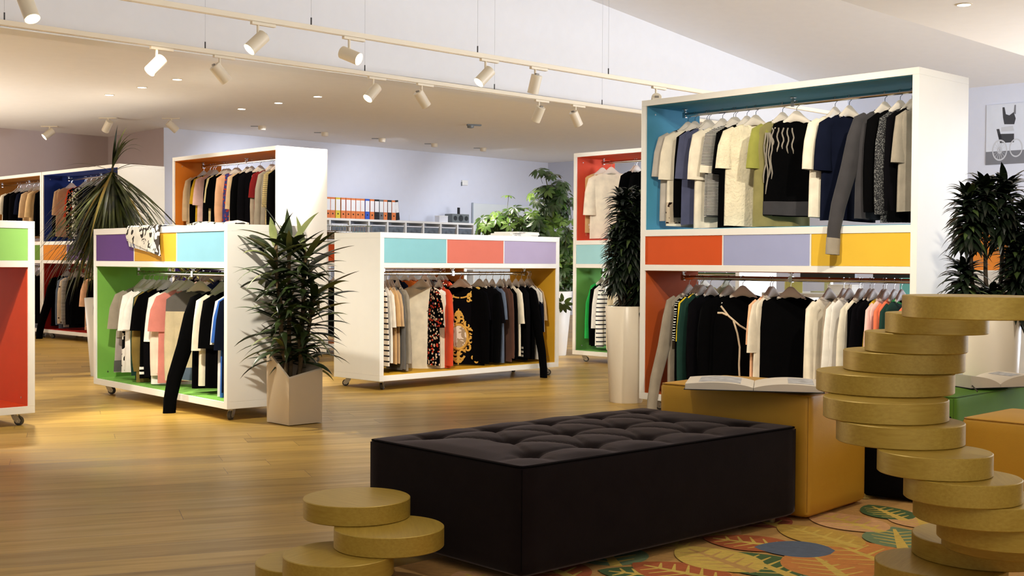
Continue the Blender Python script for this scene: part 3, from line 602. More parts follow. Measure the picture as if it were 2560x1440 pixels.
# things lying on the rack tops
def on_rack(key, u, v, z, name, label, cat, group=None):
    p = rack_pt(key, u, v, z); return thing(name, label, cat, p, RK[key][1], group)
t = on_rack('A', rack_u('A', 362, 565, 0.0), 0.0, ZS, 'folded_shirt', 'black and white print shirt folded and draped over the edge of the green rack', 'shirt')
SH = cloth((244, 240, 230), 'zebra', (46, 38, 30))
def drape(w0, w1, back, drop0, drop1, th, off, skew):
    b = MB(); nu = 16; sec = []
    for i in range(nu+1):
        s = i/nu; x = lerp(-w0, w1, s); dr = lerp(drop0, drop1, s); pth = [(x*0.9+0.03, back, 0.006), (x*0.95+0.02, back*0.5, 0.009+0.004*math.sin(5*s)), (x, 0.02, 0.008), (x, 0.0, 0.007), (x+0.002, -0.008, -0.002), (x+skew*0.3, -0.011-0.004*math.sin(7*s), -dr*0.4), (x+skew*0.6, -0.013-0.005*math.sin(6*s+1), -dr*0.7), (x+skew, -0.014, -dr)]
        sec.append([Vector((a, c - (off if k > 3 else 0), z + (off if k <= 3 else 0))) for k, (a, c, z) in enumerate(pth)])
    top = [p for s in sec for p in s]; n = 8
    low = []
    for s in sec:
        for k, p in enumerate(s): low.append(p + (Vector((0, 0, -th)) if k <= 3 else Vector((0, th, 0))))
    N = len(top); fs = []
    for i in range(nu):
        for k in range(n-1):
            a = i*n+k; fs.append((a, a+1, a+n+1, a+n)); fs.append((N+a, N+a+n, N+a+n+1, N+a+1))
        fs.append((i*n+n-1, N+i*n+n-1, N+(i+1)*n+n-1, (i+1)*n+n-1)); fs.append((i*n, (i+1)*n, N+(i+1)*n, N+i*n))
    for k in range(n-1): fs.append((k, N+k, N+k+1, k+1)); fs.append((nu*n+k, nu*n+k+1, N+nu*n+k+1, N+nu*n+k))
    b.add(top+low, fs); return b
drape(0.27, 0.25, 0.3, 0.09, 0.2, 0.004, 0.006, 0.03).build('shirt_body', SH, t, 50)
drape(0.24, 0.23, 0.24, 0.13, 0.19, 0.003, 0.0005, 0.02).build('shirt_sleeve', cloth((236, 236, 236), 'zebra', (70, 80, 130)), t, 50)
t = on_rack('A', 1.45, 0.22, ZS, 'crumpled_scarf', 'grey and white patterned scarf lying along the top of the green rack', 'scarf')
b = MB(); rr = random.Random(5)
b.tube([(-0.42+0.06*k, 0.05*math.sin(k*0.9), 0.014+0.004*math.sin(k*2.1)) for k in range(15)], [0.006]+[0.014+rr.uniform(-0.004, 0.006) for k in range(13)]+[0.006], 10, flat=2.6); b.build('scarf_body', cloth((220, 214, 200), 'zebra', (60, 56, 50)), t, 60)
t = on_rack('L', 1.55, 0.1, ZS+0.014, 'clothes_hanger', 'white hanger lying flat on top of the rack with the empty red bay', 'hanger')
for me, nm in ((ha, 'hanger_arm'), (hb, 'hook')):
    b = MB(); b.v = [(v[0]*1.15, (v[2]+0.1)*0.7+0.06, -v[1]+(0.0 if nm == 'hanger_arm' else 0.004)) for v in me.v]; b.f = me.f; b.m = me.m; b.build(nm, plain('white_plastic', (245, 245, 242), 0.4, var=0.01) if nm == 'hanger_arm' else CHROME, t)
uM = rack_u('M', 1292, 585, 0.12)
for i, (w, d, h, rz, lab) in enumerate(((0.36, 0.26, 0.012, 0.1, 'white magazine at the bottom of the stack on the middle rack'), (0.34, 0.25, 0.014, -0.05, 'white magazine second from bottom of the stack on the middle rack'), (0.33, 0.24, 0.012, 0.16, 'white magazine on top of the stack on the middle rack'))):
    z = ZS + (0, 0.012, 0.026)[i]; t = on_rack('M', uM+0.02*i, 0.16, z, 'magazine', lab, 'magazine', 'magazines on the middle rack'); t.rotation_euler.z += rz
    b = MB(); b.box(-w/2+0.003, w/2, -d/2+0.002, d/2-0.002, 0.0012, h-0.0012); b.build('page_block', plain('paper', (236, 232, 222), 0.8), t, 0)
    b = MB(); b.box(-w/2, w/2, -d/2, d/2, 0, 0.0012); b.box(-w/2, w/2, -d/2, d/2, h-0.0012, h); b.box(-w/2, -w/2+0.003, -d/2, d/2, 0.0012, h-0.0012)
    for k in range(2): b.box(-w/2+0.03+0.05*k, -w/2+0.07+0.05*k, -d/2-0.0004, -d/2, h*0.35, h*0.6, 1)
    b.build('cover', [plain('glossy_cover', (244, 244, 240), 0.3, var=0.01), plain('print_grey', (110, 108, 104), 0.6)], t, 0)
t = on_rack('N', 0.35, 0.2, ZS, 'wire_basket', 'chrome wire basket on the rack behind the middle rack', 'basket')
b = MB()
for z in (0.005, 0.09, 0.16):
    b.tube([(-0.3, -0.15, z), (0.3, -0.15, z), (0.3, 0.15, z), (-0.3, 0.15, z), (-0.3, -0.15, z)], 0.003 if z < 0.15 else 0.0045, 6)
for k in range(17):
    x = -0.3+0.6*k/16; b.tube([(x, -0.15, 0.16), (x, -0.15, 0.005), (x, 0.15, 0.005), (x, 0.15, 0.16)], 0.0022, 5)
for k in range(1, 8):
    y = -0.15+0.3*k/8; b.tube([(-0.3, y, 0.16), (-0.3, y, 0.005), (0.3, y, 0.005), (0.3, y, 0.16)], 0.0022, 5)
b.build('basket_wire', CHROME, t)
for i, (x, rgb, lab) in enumerate(((-0.17, (150, 126, 96), 'brown folded cloth in the wire basket'), (0.0, (214, 210, 204), 'white folded cloth in the wire basket'), (0.18, (150, 186, 206), 'light blue folded cloth in the wire basket'))):
    q = on_rack('N', 0.35+x, 0.2, ZS+0.009, 'folded_cloth', lab, 'cloth', 'cloths in the wire basket'); b = MB()
    for k in range(3): b.box(-0.07+0.004*k, 0.07-0.003*k, -0.12+0.003*k, 0.12, 0.032*k, 0.032*k+0.03)
    b.build('cloth_folds', cloth(rgb), q, 40, 0.01, 3)

# ------------------------------------------------------------------ potted plants
def blade(mb, p, az, el, L, w, droop, n=8, m=0, fold=0.25, tw=0.0):
    d = Vector((math.cos(az)*math.cos(el), math.sin(az)*math.cos(el), math.sin(el))); side = Vector((-math.sin(az), math.cos(az), 0)); q = Vector(p); rs = []
    for i in range(n+1):
        t = i/n; wd = w*(math.sin(PI*min(1, 0.12+t*0.88))**0.75)*(1-t**3*0.6) if i < n else 0.0005
        up = side.cross(d).normalized()
        s2 = side*math.cos(tw*t)+up*math.sin(tw*t)
        rs.append([q - s2*wd*0.5 + up*fold*wd*0.5, q, q + s2*wd*0.5 + up*fold*wd*0.5])
        d = (d + Vector((0, 0, -droop/n*(0.4+1.2*t)))).normalized(); q = q + d*(L/n)
    o = len(mb.v)
    for r in rs: mb.v += [tuple(v) for v in r]
    for i in range(n):
        for j in (0, 1): mb.f.append((o+i*3+j, o+i*3+j+1, o+(i+1)*3+j+1, o+(i+1)*3+j)); mb.m.append(m)
def round_pot(t, r0, r1, h, mat=None, hh=0.05, name='planter'):
    b = MB(); b.lathe([(r0*0.97, 0), (r0, 0.008), (r1, h-0.004), (r1-0.003, h), (r1-0.014, h), (r1-0.018, h-hh), (r1-0.019, h-hh-0.012)], 48); b.build(name, mat or plain('glazed_pot', (226, 214, 194), 0.32, var=0.01), t, 50)
    b = MB(); rr = random.Random(2); n = 40; r = r1-0.02
    b.lathe([(r, h-hh-0.02), (r, h-hh), (r*0.7, h-hh+0.008), (r*0.35, h-hh+0.012)], 40); b.build('soil', SOIL, t, 60)
# 1: striped dracaena in the slant-cut square planter
GL1, GL2 = leaf_mat('dracaena_leaf', (16, 26, 14), (66, 84, 40), 0.4), leaf_mat('leaf_pale', (104, 116, 62), (140, 146, 92), 0.45)
pf, plf, prt = Vector((-1.319, 7.2296, 0)), Vector((-1.493, 7.3837, 0)), Vector((-1.1416, 7.4018, 0))
ax = (prt-pf).normalized(); ay = Vector((-ax.y, ax.x, 0)); SD = 0.242
t = thing('potted_dracaena', 'large spiky green plant in a slant-cut square cream planter on the wooden floor', 'plant', pf + (ax+ay)*SD/2, math.atan2(ax.y, ax.x))
h2 = SD/2; zf, zr_, zl, zb = 0.283, 0.329, 0.44, 0.486
def ztop(x, y): return zf + (x+h2)/SD*(zr_-zf) + (y+h2)/SD*(zl-zf)
b = MB(); q = h2-0.012; oc = [(-h2, -h2), (h2, -h2), (h2, h2), (-h2, h2)]; ic = [(-q, -q), (q, -q), (q, q), (-q, q)]; zs = 0.262
vs = [(x*0.985, y*0.985, 0.004) for x, y in oc] + [(x, y, ztop(x, y)) for x, y in oc] + [(x, y, ztop(x, y)) for x, y in ic] + [(x, y, zs-0.03) for x, y in ic]
fs = [(3, 2, 1, 0)] + [(i, (i+1) % 4, 4+(i+1) % 4, 4+i) for i in range(4)] + [(4+i, 4+(i+1) % 4, 8+(i+1) % 4, 8+i) for i in range(4)] + [(8+i, 8+(i+1) % 4, 12+(i+1) % 4, 12+i) for i in range(4)] + [(12, 13, 14, 15)]
b.add(vs, fs); b.build('planter', plain('cream_planter', (226, 210, 184), 0.4, var=0.01), t, 30, 0.0015)
b = MB(); rr = random.Random(4); b.box(-q, q, -q, q, zs-0.03, zs-0.004)
for k in range(170):
    x, y, r = rr.uniform(-q+0.012, q-0.012), rr.uniform(-q+0.012, q-0.012), rr.uniform(0.006, 0.013); b.lathe([(r*0.55, -r*0.5), (r, 0), (r*0.5, r*0.55)], 6, (x, y, zs-0.002))
part_label(b.build('soil', plain('clay_pebbles', (52, 42, 38), 0.85, var=0.4, scale=60), t, 40), 'dark brown clay pebbles'); t.children[-1].name = 'pebbles'
fo = MB(); rr = random.Random(11); stems = [((-0.05, 0.02), (-0.09, 0.08), 0.82), ((0.03, 0.0), (0.09, 0.02), 0.78), ((0.0, 0.05), (0.02, 0.09), 0.84), ((0.05, 0.05), (0.13, -0.04), 0.55)]
for (sx, sy), (ex, ey), top in stems:
    st = MB(); ps = [Vector((lerp(sx, ex, k/7)+0.008*math.sin(k*2), lerp(sy, ey, k/7), lerp(zs-0.01, zs+top, k/7))) for k in range(8)]; st.tube(ps, [0.014]*4+[0.012]*4, 8); st.build('stem', plain('cane_bark', (112, 92, 62), 0.8, var=0.3, scale=30), t, 60)
    nl = int(top*88)
    for k in range(nl):
        s = (k/nl)**0.85; s = 0.12 + 0.88*s; p = Vector((lerp(sx, ex, s), lerp(sy, ey, s), lerp(zs, zs+top, s))); az = k*2.4 + rr.uniform(-0.4, 0.4)
        topn = max(0, (s-0.82)/0.18); L = rr.uniform(0.24, 0.34)*(1.1 if s > 0.7 else 0.95)
        blade(fo, p, az, rr.uniform(0.1, 0.7) + topn*rr.uniform(0.15, 0.5), L, rr.uniform(0.036, 0.054), rr.uniform(0.5, 1.7)*(1-0.5*topn), 8, 0 if rr.random() < 0.86 else 1, 0.3, rr.uniform(-0.6, 0.6))
part_label(fo.build('foliage', [GL1, GL2], t, 60), 'long pointed green leaves')
# 2: drooping thin-leaved palm-like plant in a tall white pot
t = thing('potted_palm', 'tall plant with thin drooping leaves in a tapered white pot behind the green rack', 'plant', at_y(262, 800, 10.35).xy.to_3d())
round_pot(t, 0.115, 0.165, 0.66, plain('white_pot', (232, 228, 220), 0.4, var=0.01))
b = MB(); b.tube([(0, 0, 0.6), (0.01, 0, 1.0), (0.03, 0.02, 1.4), (0.06, 0.02, 1.77)], [0.02, 0.017, 0.014, 0.01], 8); b.build('stem', plain('palm_bark', (84, 70, 50), 0.85, var=0.3, scale=30), t, 60)
b = MB(); b.tube([(0, 0, 0.6), (-0.03, 0.02, 0.9), (-0.06, 0.03, 1.2), (-0.09, 0.02, 1.36)], [0.018, 0.016, 0.013, 0.01], 8); b.build('stem', plain('palm_bark', (84, 70, 50), 0.85, var=0.3, scale=30), t, 60)
fo = MB(); rr = random.Random(21)
for k in range(420):
    az = rr.uniform(0, 2*PI); zz = 1.74-0.34*rr.random()**1.5; L = rr.uniform(0.55, 0.95); blade(fo, (0.055, 0.02, zz), az, rr.uniform(-1.3, -0.35), L, rr.uniform(0.016, 0.027), rr.uniform(0.3, 1.2), 10, 0 if rr.random() < 0.95 else 1, 0.2, rr.uniform(-0.5, 0.5))
for k in range(170):
    az = rr.uniform(0, 2*PI); zz = 1.34-0.26*rr.random(); blade(fo, (-0.085, 0.02, zz), az, rr.uniform(-0.9, 0.2), rr.uniform(0.4, 0.62), rr.uniform(0.012, 0.018), rr.uniform(0.8, 2.0), 9, 0 if rr.random() < 0.85 else 1, 0.2)
for k in range(11): blade(fo, (0.058, 0.02, 1.76), rr.uniform(-0.9, 1.2), rr.uniform(1.15, 1.5), rr.uniform(0.28, 0.42), 0.03, rr.uniform(0.8, 2.6), 10, 0, 0.3)
for a, L in ((PI*1.02, 0.42), (0.1, 0.34), (-0.4, 0.4), (PI*0.9, 0.3)): blade(fo, (0.057, 0.02, 1.73), a, 0.45, L, 0.018, 0.9, 10, 0, 0.3)
part_label(fo.build('foliage', [leaf_mat('palm_leaf', (26, 32, 14), (84, 92, 34)), leaf_mat('palm_leaf_dry', (150, 120, 40), (120, 110, 44))], t, 60), 'thin drooping green leaves')
# 3: yellow green bush beside it
t = thing('potted_bush', 'yellow-green small-leaved bush between the drooping plant and the orange rack', 'plant', at_y(378, 800, 11.25).xy.to_3d())
round_pot(t, 0.12, 0.165, 0.5)
def ellip(mb, c, d, up, L, w, m=0, cup=0.1):
    d = d.normalized(); s = d.cross(up)
    if s.length < 1e-4: s = Vector((1, 0, 0))
    s.normalize(); u = s.cross(d); o = len(mb.v); pr = [(0, 0.02), (0.25, 0.75), (0.55, 1), (0.82, 0.62), (1, 0.02)]
    for t_, ww in pr:
        dr = u*(-cup*L*t_*t_)
        for k in (-1, 0, 1): mb.v.append(tuple(c + d*(L*t_) + s*(k*w*ww*0.5) + u*(abs(k)*0.12*w*ww) + dr))
    for i in range(4):
        for j in (0, 1): mb.f.append((o+i*3+j, o+i*3+j+1, o+i*3+j+4, o+i*3+j+3)); mb.m.append(m)
fo = MB(); rr = random.Random(31); stm = MB()
for k in range(34):
    a = rr.uniform(0, 2*PI); el = rr.uniform(0.5, 1.4); L = rr.uniform(0.45, 0.85); d = Vector((math.cos(a)*math.cos(el), math.sin(a)*math.cos(el), math.sin(el))); p0 = Vector((0, 0, 0.46)); p1 = p0 + d*L
    stm.tube([p0, p0+d*L*0.5+Vector((0, 0, 0.03)), p1], [0.006, 0.005, 0.003], 5)
    for j in range(26):
        s = rr.uniform(0.35, 1.05); dd = Vector((rr.uniform(-1, 1), rr.uniform(-1, 1), rr.uniform(-0.5, 0.8))); ellip(fo, p0+d*L*s, dd, Vector((0, 0, 1)), rr.uniform(0.05, 0.085), rr.uniform(0.02, 0.034), 0 if rr.random() < 0.6 else 1)
stm.build('stem', plain('bush_bark', (90, 78, 50), 0.8), t, 60); part_label(fo.build('foliage', [leaf_mat('bush_leaf', (70, 76, 26), (138, 138, 60)), leaf_mat('bush_leaf_light', (160, 156, 84), (190, 182, 112))], t, 60), 'small yellow-green leaves')
# 4: umbrella plant behind the middle rack
t = thing('potted_umbrella_plant', 'leafy bright green umbrella plant in a tapered white pot behind the middle rack', 'plant', at_y(1385, 880, 13.0).xy.to_3d())
round_pot(t, 0.13, 0.19, 0.68, plain('white_pot', (232, 228, 220), 0.4, var=0.01))
fo = MB(); stm = MB(); rr = random.Random(41)
def umbrella(c, out, size, m):
    n = rr.randint(7, 9)
    for j in range(n):
        a = 2*PI*j/n + rr.uniform(-0.15, 0.15); e1 = Vector((1, 0, 0)) if abs(out.x) < 0.8 else Vector((0, 1, 0)); u = out.cross(e1).normalized(); w = out.cross(u)
        d = u*math.cos(a)+w*math.sin(a)+out*0.12-Vector((0, 0, 0.35)); ellip(fo, c+d.normalized()*0.012, d, out, size*rr.uniform(0.85, 1.1), size*0.42, m, 0.22)
for (cx, cz, rx, rz, n, lt) in ((-0.02, 1.68, 0.2, 0.24, 84, 0.3), (-0.16, 1.38, 0.34, 0.2, 96, 0.3), (-0.56, 1.36, 0.26, 0.24, 62, 0.6), (0.1, 1.15, 0.16, 0.3, 62, 0.2), (0.12, 0.85, 0.13, 0.22, 42, 0.2)):
    for k in range(n):
        a, b_, c_ = rr.gauss(0, 0.5), rr.gauss(0, 0.5), rr.gauss(0, 0.5); c = Vector((cx+rx*a, b_*0.24, cz+rz*c_)); out = Vector((a, b_-0.5, c_+0.9)).normalized()
        umbrella(c, out, rr.uniform(0.07, 0.11), 1 if rr.random() < lt else 0); stm.tube([c, c - out*0.1 + Vector((0.02*(0-a), 0, -0.06))], 0.0022, 4)
for pts in ([(0, 0, 0.6), (-0.04, 0, 1.1), (-0.03, 0, 1.75)], [(0, 0, 0.6), (-0.2, 0.02, 1.05), (-0.55, 0, 1.4)], [(0.03, 0, 0.6), (0.1, 0, 0.9), (0.1, 0, 1.25)]): stm.tube(pts, [0.012, 0.009, 0.005], 7)
stm.build('stem', plain('green_stem', (88, 92, 52), 0.7), t, 60); part_label(fo.build('foliage', [leaf_mat('umbrella_leaf', (26, 46, 18), (58, 88, 34), 0.35), leaf_mat('umbrella_leaf_light', (66, 98, 34), (104, 134, 54), 0.35)], t, 60), 'bright green fingered leaves')
# 5, 6: dark bushy dracaenas in cream round pots
DL = leaf_mat('dark_leaf', (8, 14, 9), (22, 34, 18), 0.35); DL2 = leaf_mat('dark_leaf_edge', (40, 56, 26), (70, 86, 44), 0.35)
def compact(label, loc, heads, r0, r1, h, seed, yel=False):
    t = thing('potted_dark_plant', label, 'plant', loc); round_pot(t, r0, r1, h); fo = MB(); rr = random.Random(seed)
    for (hx, hy, z0, z1, rad) in heads:
        st = MB(); st.tube([(hx*0.4, hy*0.4, h-0.06), (hx*0.8, hy*0.8, (h+z0)/2), (hx, hy, z1-0.03)], [0.013, 0.011, 0.008], 7); st.build('stem', plain('dark_cane', (58, 46, 32), 0.8), t, 60)
        n = int((z1-z0)*760)
        for k in range(n):
            s = k/n; el = lerp(-0.25, 0.9, s**1.5) + rr.uniform(-0.25, 0.25); blade(fo, (hx, hy, lerp(z0, z1, s)), k*2.4+rr.uniform(-0.3, 0.3), el, rad*rr.uniform(0.7, 1.1)*(1-0.2*s), rr.uniform(0.03, 0.042), rr.uniform(0.8, 2.0), 6, 0 if rr.random() < 0.93 else 1, 0.3)
    part_label(fo.build('foliage', [DL, DL2], t, 60), 'dense dark green leaves'); return t
compact('dark bushy plant in a tall cream round pot left of the tall right rack', (0.812, 8.64, 0), [(-0.03, 0, 1.12, 1.46, 0.19), (0.1, 0.05, 1.0, 1.44, 0.21), (-0.07, -0.03, 0.82, 1.2, 0.17), (0.09, -0.02, 0.72, 1.1, 0.18), (0.0, 0.06, 0.66, 0.9, 0.13), (0.02, -0.05, 0.95, 1.3, 0.18)], 0.118, 0.15, 0.68, 51)
compact('dark bushy plant in a cream pot in front of the right wall', at_y(2478, 800, 6.45).xy.to_3d(), [(-0.13, 0, 1.1, 1.36, 0.17), (-0.03, 0.03, 1.2, 1.42, 0.18), (0.07, 0.02, 1.14, 1.42, 0.18), (0.2, 0.0, 0.98, 1.3, 0.2), (-0.14, 0.02, 0.8, 0.98, 0.18), (0.12, -0.03, 0.74, 1.1, 0.19), (0.0, 0.0, 0.7, 0.86, 0.16), (0.24, 0.03, 0.76, 1.0, 0.16)], 0.12, 0.152, 0.7, 61)

# ------------------------------------------------------------------ ottomans
def bulge_box(name, mat, parent, sx, sy, z0, z1, rad=0.02, puff=0.008, tuft=None, nx=40, ny=24):
    b = MB(); nz = 10
    def out(u, v): return (u, v)
    def rr2(x, h):   # rounded-corner clamp
        return x
    ring = []
    per = []
    for i in range(nx): per.append((i/nx*2-1, -1))
    for i in range(ny): per.append((1, i/ny*2-1))
    for i in range(nx): per.append((1-i/nx*2, 1))
    for i in range(ny): per.append((-1, 1-i/ny*2))
    def pt(u, v, ins, z, pf):
        hx, hy = sx/2-ins, sy/2-ins; x, y = u*hx, v*hy
        # round the vertical corners
        cr = max(0.002, rad-ins*0.3); cx, cy = hx-cr, hy-cr
        if abs(x) > cx and abs(y) > cy:
            dx, dy = abs(x)-cx, abs(y)-cy; l = math.hypot(dx, dy); m_ = max(dx, dy)
            if l > 0: x = math.copysign(cx+dx/l*m_, x); y = math.copysign(cy+dy/l*m_, y)
        if abs(v) == 1: y += math.copysign(pf*(1-u*u), y)
        if abs(u) == 1: x += math.copysign(pf*(1-v*v), x)
        return Vector((x, y, z))
    prof = [(0.012, z0, 0)] + [(0.0, lerp(z0+0.012, z1-0.016, k/nz), puff*math.sin(PI*k/nz)) for k in range(nz+1)] + [(0.004, z1-0.006, 0), (0.012, z1, 0)]
    rs = [[pt(u, v, i, z, p) for u, v in per] for i, z, p in prof]
    b.rings(rs, 0, True, False)
    # top grid sharing the border
    def topz(x, y):
        u, v = x/(sx/2-0.012), y/(sy/2-0.012); e = max(0.0, (1-u**4)*(1-v**4)); z = z1 + 0.012*e
        if tuft: z += tuft(x, y)*min(1, e*3)
        return z
    N = len(per); base = len(b.v); mx_, my_ = (110, 64) if tuft else (nx, ny)
    gr = [[None]*(my_+1) for _ in range(mx_+1)]
    for i in range(mx_+1):
        for j in range(my_+1):
            p = pt(i/mx_*2-1, j/my_*2-1, 0.012, z1, 0); u, v = i/mx_*2-1, j/my_*2-1
            z = z1 if (i in (0, mx_) or j in (0, my_)) else topz(u*(sx/2-0.012), v*(sy/2-0.012)); gr[i][j] = len(b.v); b.v.append((p.x, p.y, z))
    for i in range(mx_):
        for j in range(my_): b.f.append((gr[i][j], gr[i+1][j], gr[i+1][j+1], gr[i][j+1])); b.m.append(0)
    o = b.build(name, mat, parent, 50)
    s = MB(); loop = [pt(u, v, 0.004, z1-0.004, 0) for u, v in per]; s.tube(loop+[loop[0]], 0.0028, 6, cap0=False, cap1=False)
    for u, v in ((-1, -1), (1, -1), (1, 1), (-1, 1)):
        s.tube([pt(u, v, 0.001, lerp(z0+0.02, z1-0.01, k/4), 0) for k in range(5)], 0.0018, 6)
    return o, s
def feet(t, sx, sy, h):
    for x in (-1, 1):
        for y in (-1, 1):
            b = MB(); b.cyl((x*(sx/2-0.07), y*(sy/2-0.07), 0), (x*(sx/2-0.07), y*(sy/2-0.07), h+0.01), 0.016, 0.02, 16); b.build('foot', STEEL, t)
RUGZ = 0.008
Fc, Rc, Lc = Vector((0.039, 3.608, 0)), Vector((1.049, 4.613, 0)), Vector((-0.459, 4.204, 0))
ang = math.atan2(Rc.y-Fc.y, Rc.x-Fc.x) - R(2.2); bx = Vector((math.cos(ang), math.sin(ang), 0)); by = Vector((-bx.y, bx.x, 0)); SX, SY = 1.425, 0.775
Fc = Fc + Vector((-0.006, 0.012, 0))
t = thing('tufted_ottoman', 'large black tufted fabric ottoman in the foreground', 'ottoman', Fc + bx*SX/2 + by*SY/2 + Vector((0, 0, RUGZ)), ang)
btn = []
for r_, y_ in enumerate((-0.245, 0.0, 0.245)):
    for c_ in range(5 if r_ != 1 else 4): btn.append(((c_-(2 if r_ != 1 else 1.5))*0.272, y_))
def seg_d(p, a, c):
    ax_, ay_ = a; cx, cy = c; dx, dy = cx-ax_, cy-ay_; t_ = max(0, min(1, ((p[0]-ax_)*dx+(p[1]-ay_)*dy)/(dx*dx+dy*dy))); return math.hypot(p[0]-ax_-t_*dx, p[1]-ay_-t_*dy)
segs = []
for i, a in enumerate(btn):
    for c in btn[i+1:]:
        if 0.2 < math.hypot(a[0]-c[0], a[1]-c[1]) < 0.3: segs.append((a, c))
    if abs(a[1]) > 0.2: segs.append((a, (a[0]*1.02, math.copysign(0.4, a[1]))))
    if abs(a[0]) > 0.5: segs.append((a, (math.copysign(0.72, a[0]), a[1]*1.1)))
def tuft(x, y):
    z = 0.0; dm = min(math.hypot(x-a[0], y-a[1]) for a in btn); z -= 0.026*math.exp(-(dm/0.038)**2) + 0.007*math.exp(-(dm/0.12)**2)
    ds = min(seg_d((x, y), a, c) for a, c in segs); z -= 0.006*math.exp(-(ds/0.010)**2) + 0.004*math.exp(-(ds/0.05)**2)
    return z + 0.008
BLKF = cloth((26, 21, 22)); _b = BLKF.node_tree.nodes['Principled BSDF']; _b.inputs['Sheen Weight'].default_value = 0.55; _b.inputs['Sheen Roughness'].default_value = 0.35; _b.inputs['Sheen Tint'].default_value = (0.5, 0.42, 0.42, 1)
o, s = bulge_box('upholstery', BLKF, t, SX, SY, 0.03, 0.364, 0.022, 0.006, tuft); s.build('piping', cloth((12, 10, 11)), t, 60)
b = MB()
for x, y in btn: b.lathe([(0.014, -0.004), (0.015, 0.002), (0.009, 0.006), (0.002, 0.007)], 12, (x, y, 0.364-0.026+0.012))
b.build('button', cloth((14, 12, 13)), t, 60); feet(t, SX, SY, 0.03)
YF = plain('mustard_faux_leather', (206, 156, 46), 0.5, var=0.03, bump=0.08)
# yellow ottoman against its end
ya = R(-41.3); yx = Vector((math.cos(ya), math.sin(ya), 0)); yy = Vector((-yx.y, yx.x, 0)); yn = Vector((1.112, 4.59, 0))
t = thing('cube_ottoman', 'mustard yellow ottoman with an open book, at the end of the black tufted ottoman', 'ottoman', yn - yx*0.68/2 + yy*0.5/2 + Vector((0.012, 0.012, RUGZ)), ya); YT = t
o, s = bulge_box('upholstery', YF, t, 0.68, 0.5, 0.012, 0.48, 0.02, 0.007); s.build('piping', plain('mustard_seam', (160, 112, 28), 0.6), t, 60); feet(t, 0.68, 0.5, 0.012)
# black one behind, green and second yellow at right
pa, pb = at_z(2140, 1250, 0), at_z(2400, 1277, 0); a2 = math.atan2((pb-pa).y, (pb-pa).x); dx = (pb-pa).normalized(); dy = Vector((-dx.y, dx.x, 0))
t = thing('low_ottoman', 'plain black ottoman behind the stacked disc table', 'ottoman', pa + dx*0.17 + dy*0.17 + Vector((0, 0, RUGZ)), a2)
o, s = bulge_box('upholstery', cloth((17, 15, 16)), t, 0.3, 0.32, 0.012, 0.33, 0.02, 0.005); s.build('piping', cloth((9, 8, 9)), t, 60); feet(t, 0.3, 0.32, 0.012)
g0 = at_z(2386, 989, 0.37); gx = Vector((S2, S2, 0)); gy = Vector((-S2, S2, 0))
t = thing('long_ottoman', 'green ottoman carrying open books, at the right edge', 'ottoman', (g0 + gx*0.6 + gy*0.21).xy.to_3d(), R(45)); GT = t
o, s = bulge_box('upholstery', plain('green_felt', (98, 150, 40), 0.7, var=0.04, bump=0.1), t, 1.2, 0.42, 0.012, 0.362, 0.02, 0.006); s.build('piping', plain('green_seam', (70, 110, 26), 0.7), t, 60); feet(t, 1.2, 0.42, 0.012)
y0 = at_z(2403, 1043, 0.37); a3 = R(-45); hx = Vector((S2, -S2, 0)); hy = Vector((S2, S2, 0))
t = thing('cube_ottoman', 'yellow ottoman cut by the right edge, in front of the green ottoman', 'ottoman', (y0 + hx*0.3 + hy*0.24).xy.to_3d() + Vector((0, 0, RUGZ)), a3)
o, s = bulge_box('upholstery', YF, t, 0.6, 0.48, 0.012, 0.362, 0.02, 0.008); s.build('piping', plain('mustard_seam', (160, 112, 28), 0.6), t, 60); feet(t, 0.6, 0.48, 0.012)

# open books
PAGE = plain('book_paper', (232, 222, 206), 0.75, var=0.03); INK = plain('book_print', (190, 190, 192), 0.7, var=0.3, scale=30)
def open_book(loc, rz, w, h, th, label, cov, group=None, lift=0.0):
    t = thing('open_book', label, 'book', loc, rz, group)
    b = MB(); b.box(-w-0.006, w+0.006, -h/2-0.004, h/2+0.004, 0, 0.003); b.build('cover', plain('book_cover', cov, 0.5), t, 0)
    for sg in (-1, 1):
        b = MB(); n = 16; top = []; prof = []
        for i in range(n+1):
            s_ = i/n; x = s_*w; z = 0.003 + th*(0.12 + 0.95*math.sin(PI*min(1, 0.06+s_*1.25)**0.8*0.5)**0.8)*(1-0.38*s_**2) + lift*s_*s_
            prof.append((sg*(x+0.001), z))
        vs = []; 
        for y in (-h/2, h/2):
            vs += [Vector((x, y, z)) for x, z in prof] + [Vector((x, y, 0.003)) for x, z in prof]
        m_ = n+1; fs = []
        for i in range(n):
            fs += [(i, i+1, 2*m_+i+1, 2*m_+i), (m_+i, 3*m_+i, 3*m_+i+1, m_+i+1), (i, m_+i, m_+i+1, i+1), (2*m_+i, 2*m_+i+1, 3*m_+i+1, 3*m_+i)]
        fs += [(n, m_+n, 3*m_+n, 2*m_+n), (0, 2*m_, 3*m_, m_)]
        b.add(vs, fs); pb_ = b.build('page_block', PAGE, t, 50)
        q = MB(); qv = []; idx = range(3, n-2) if sg < 0 else range(8, n-1)
        for i in idx: qv += [Vector((prof[i][0], -h*0.36, prof[i][1]+0.0006)), Vector((prof[i][0], h*0.38, prof[i][1]+0.0006))]
        q.add(qv, [(2*i, 2*i+1, 2*i+3, 2*i+2) for i in range(len(idx)-1)]); q.build('printed_picture', INK, pb_, 50)
    return t
bp = at_z(1885, 968, 0.502); open_book((bp.x, bp.y, 0.5005), R(-12), 0.255, 0.3, 0.03, 'large open book lying on the mustard yellow ottoman', (24, 24, 28))
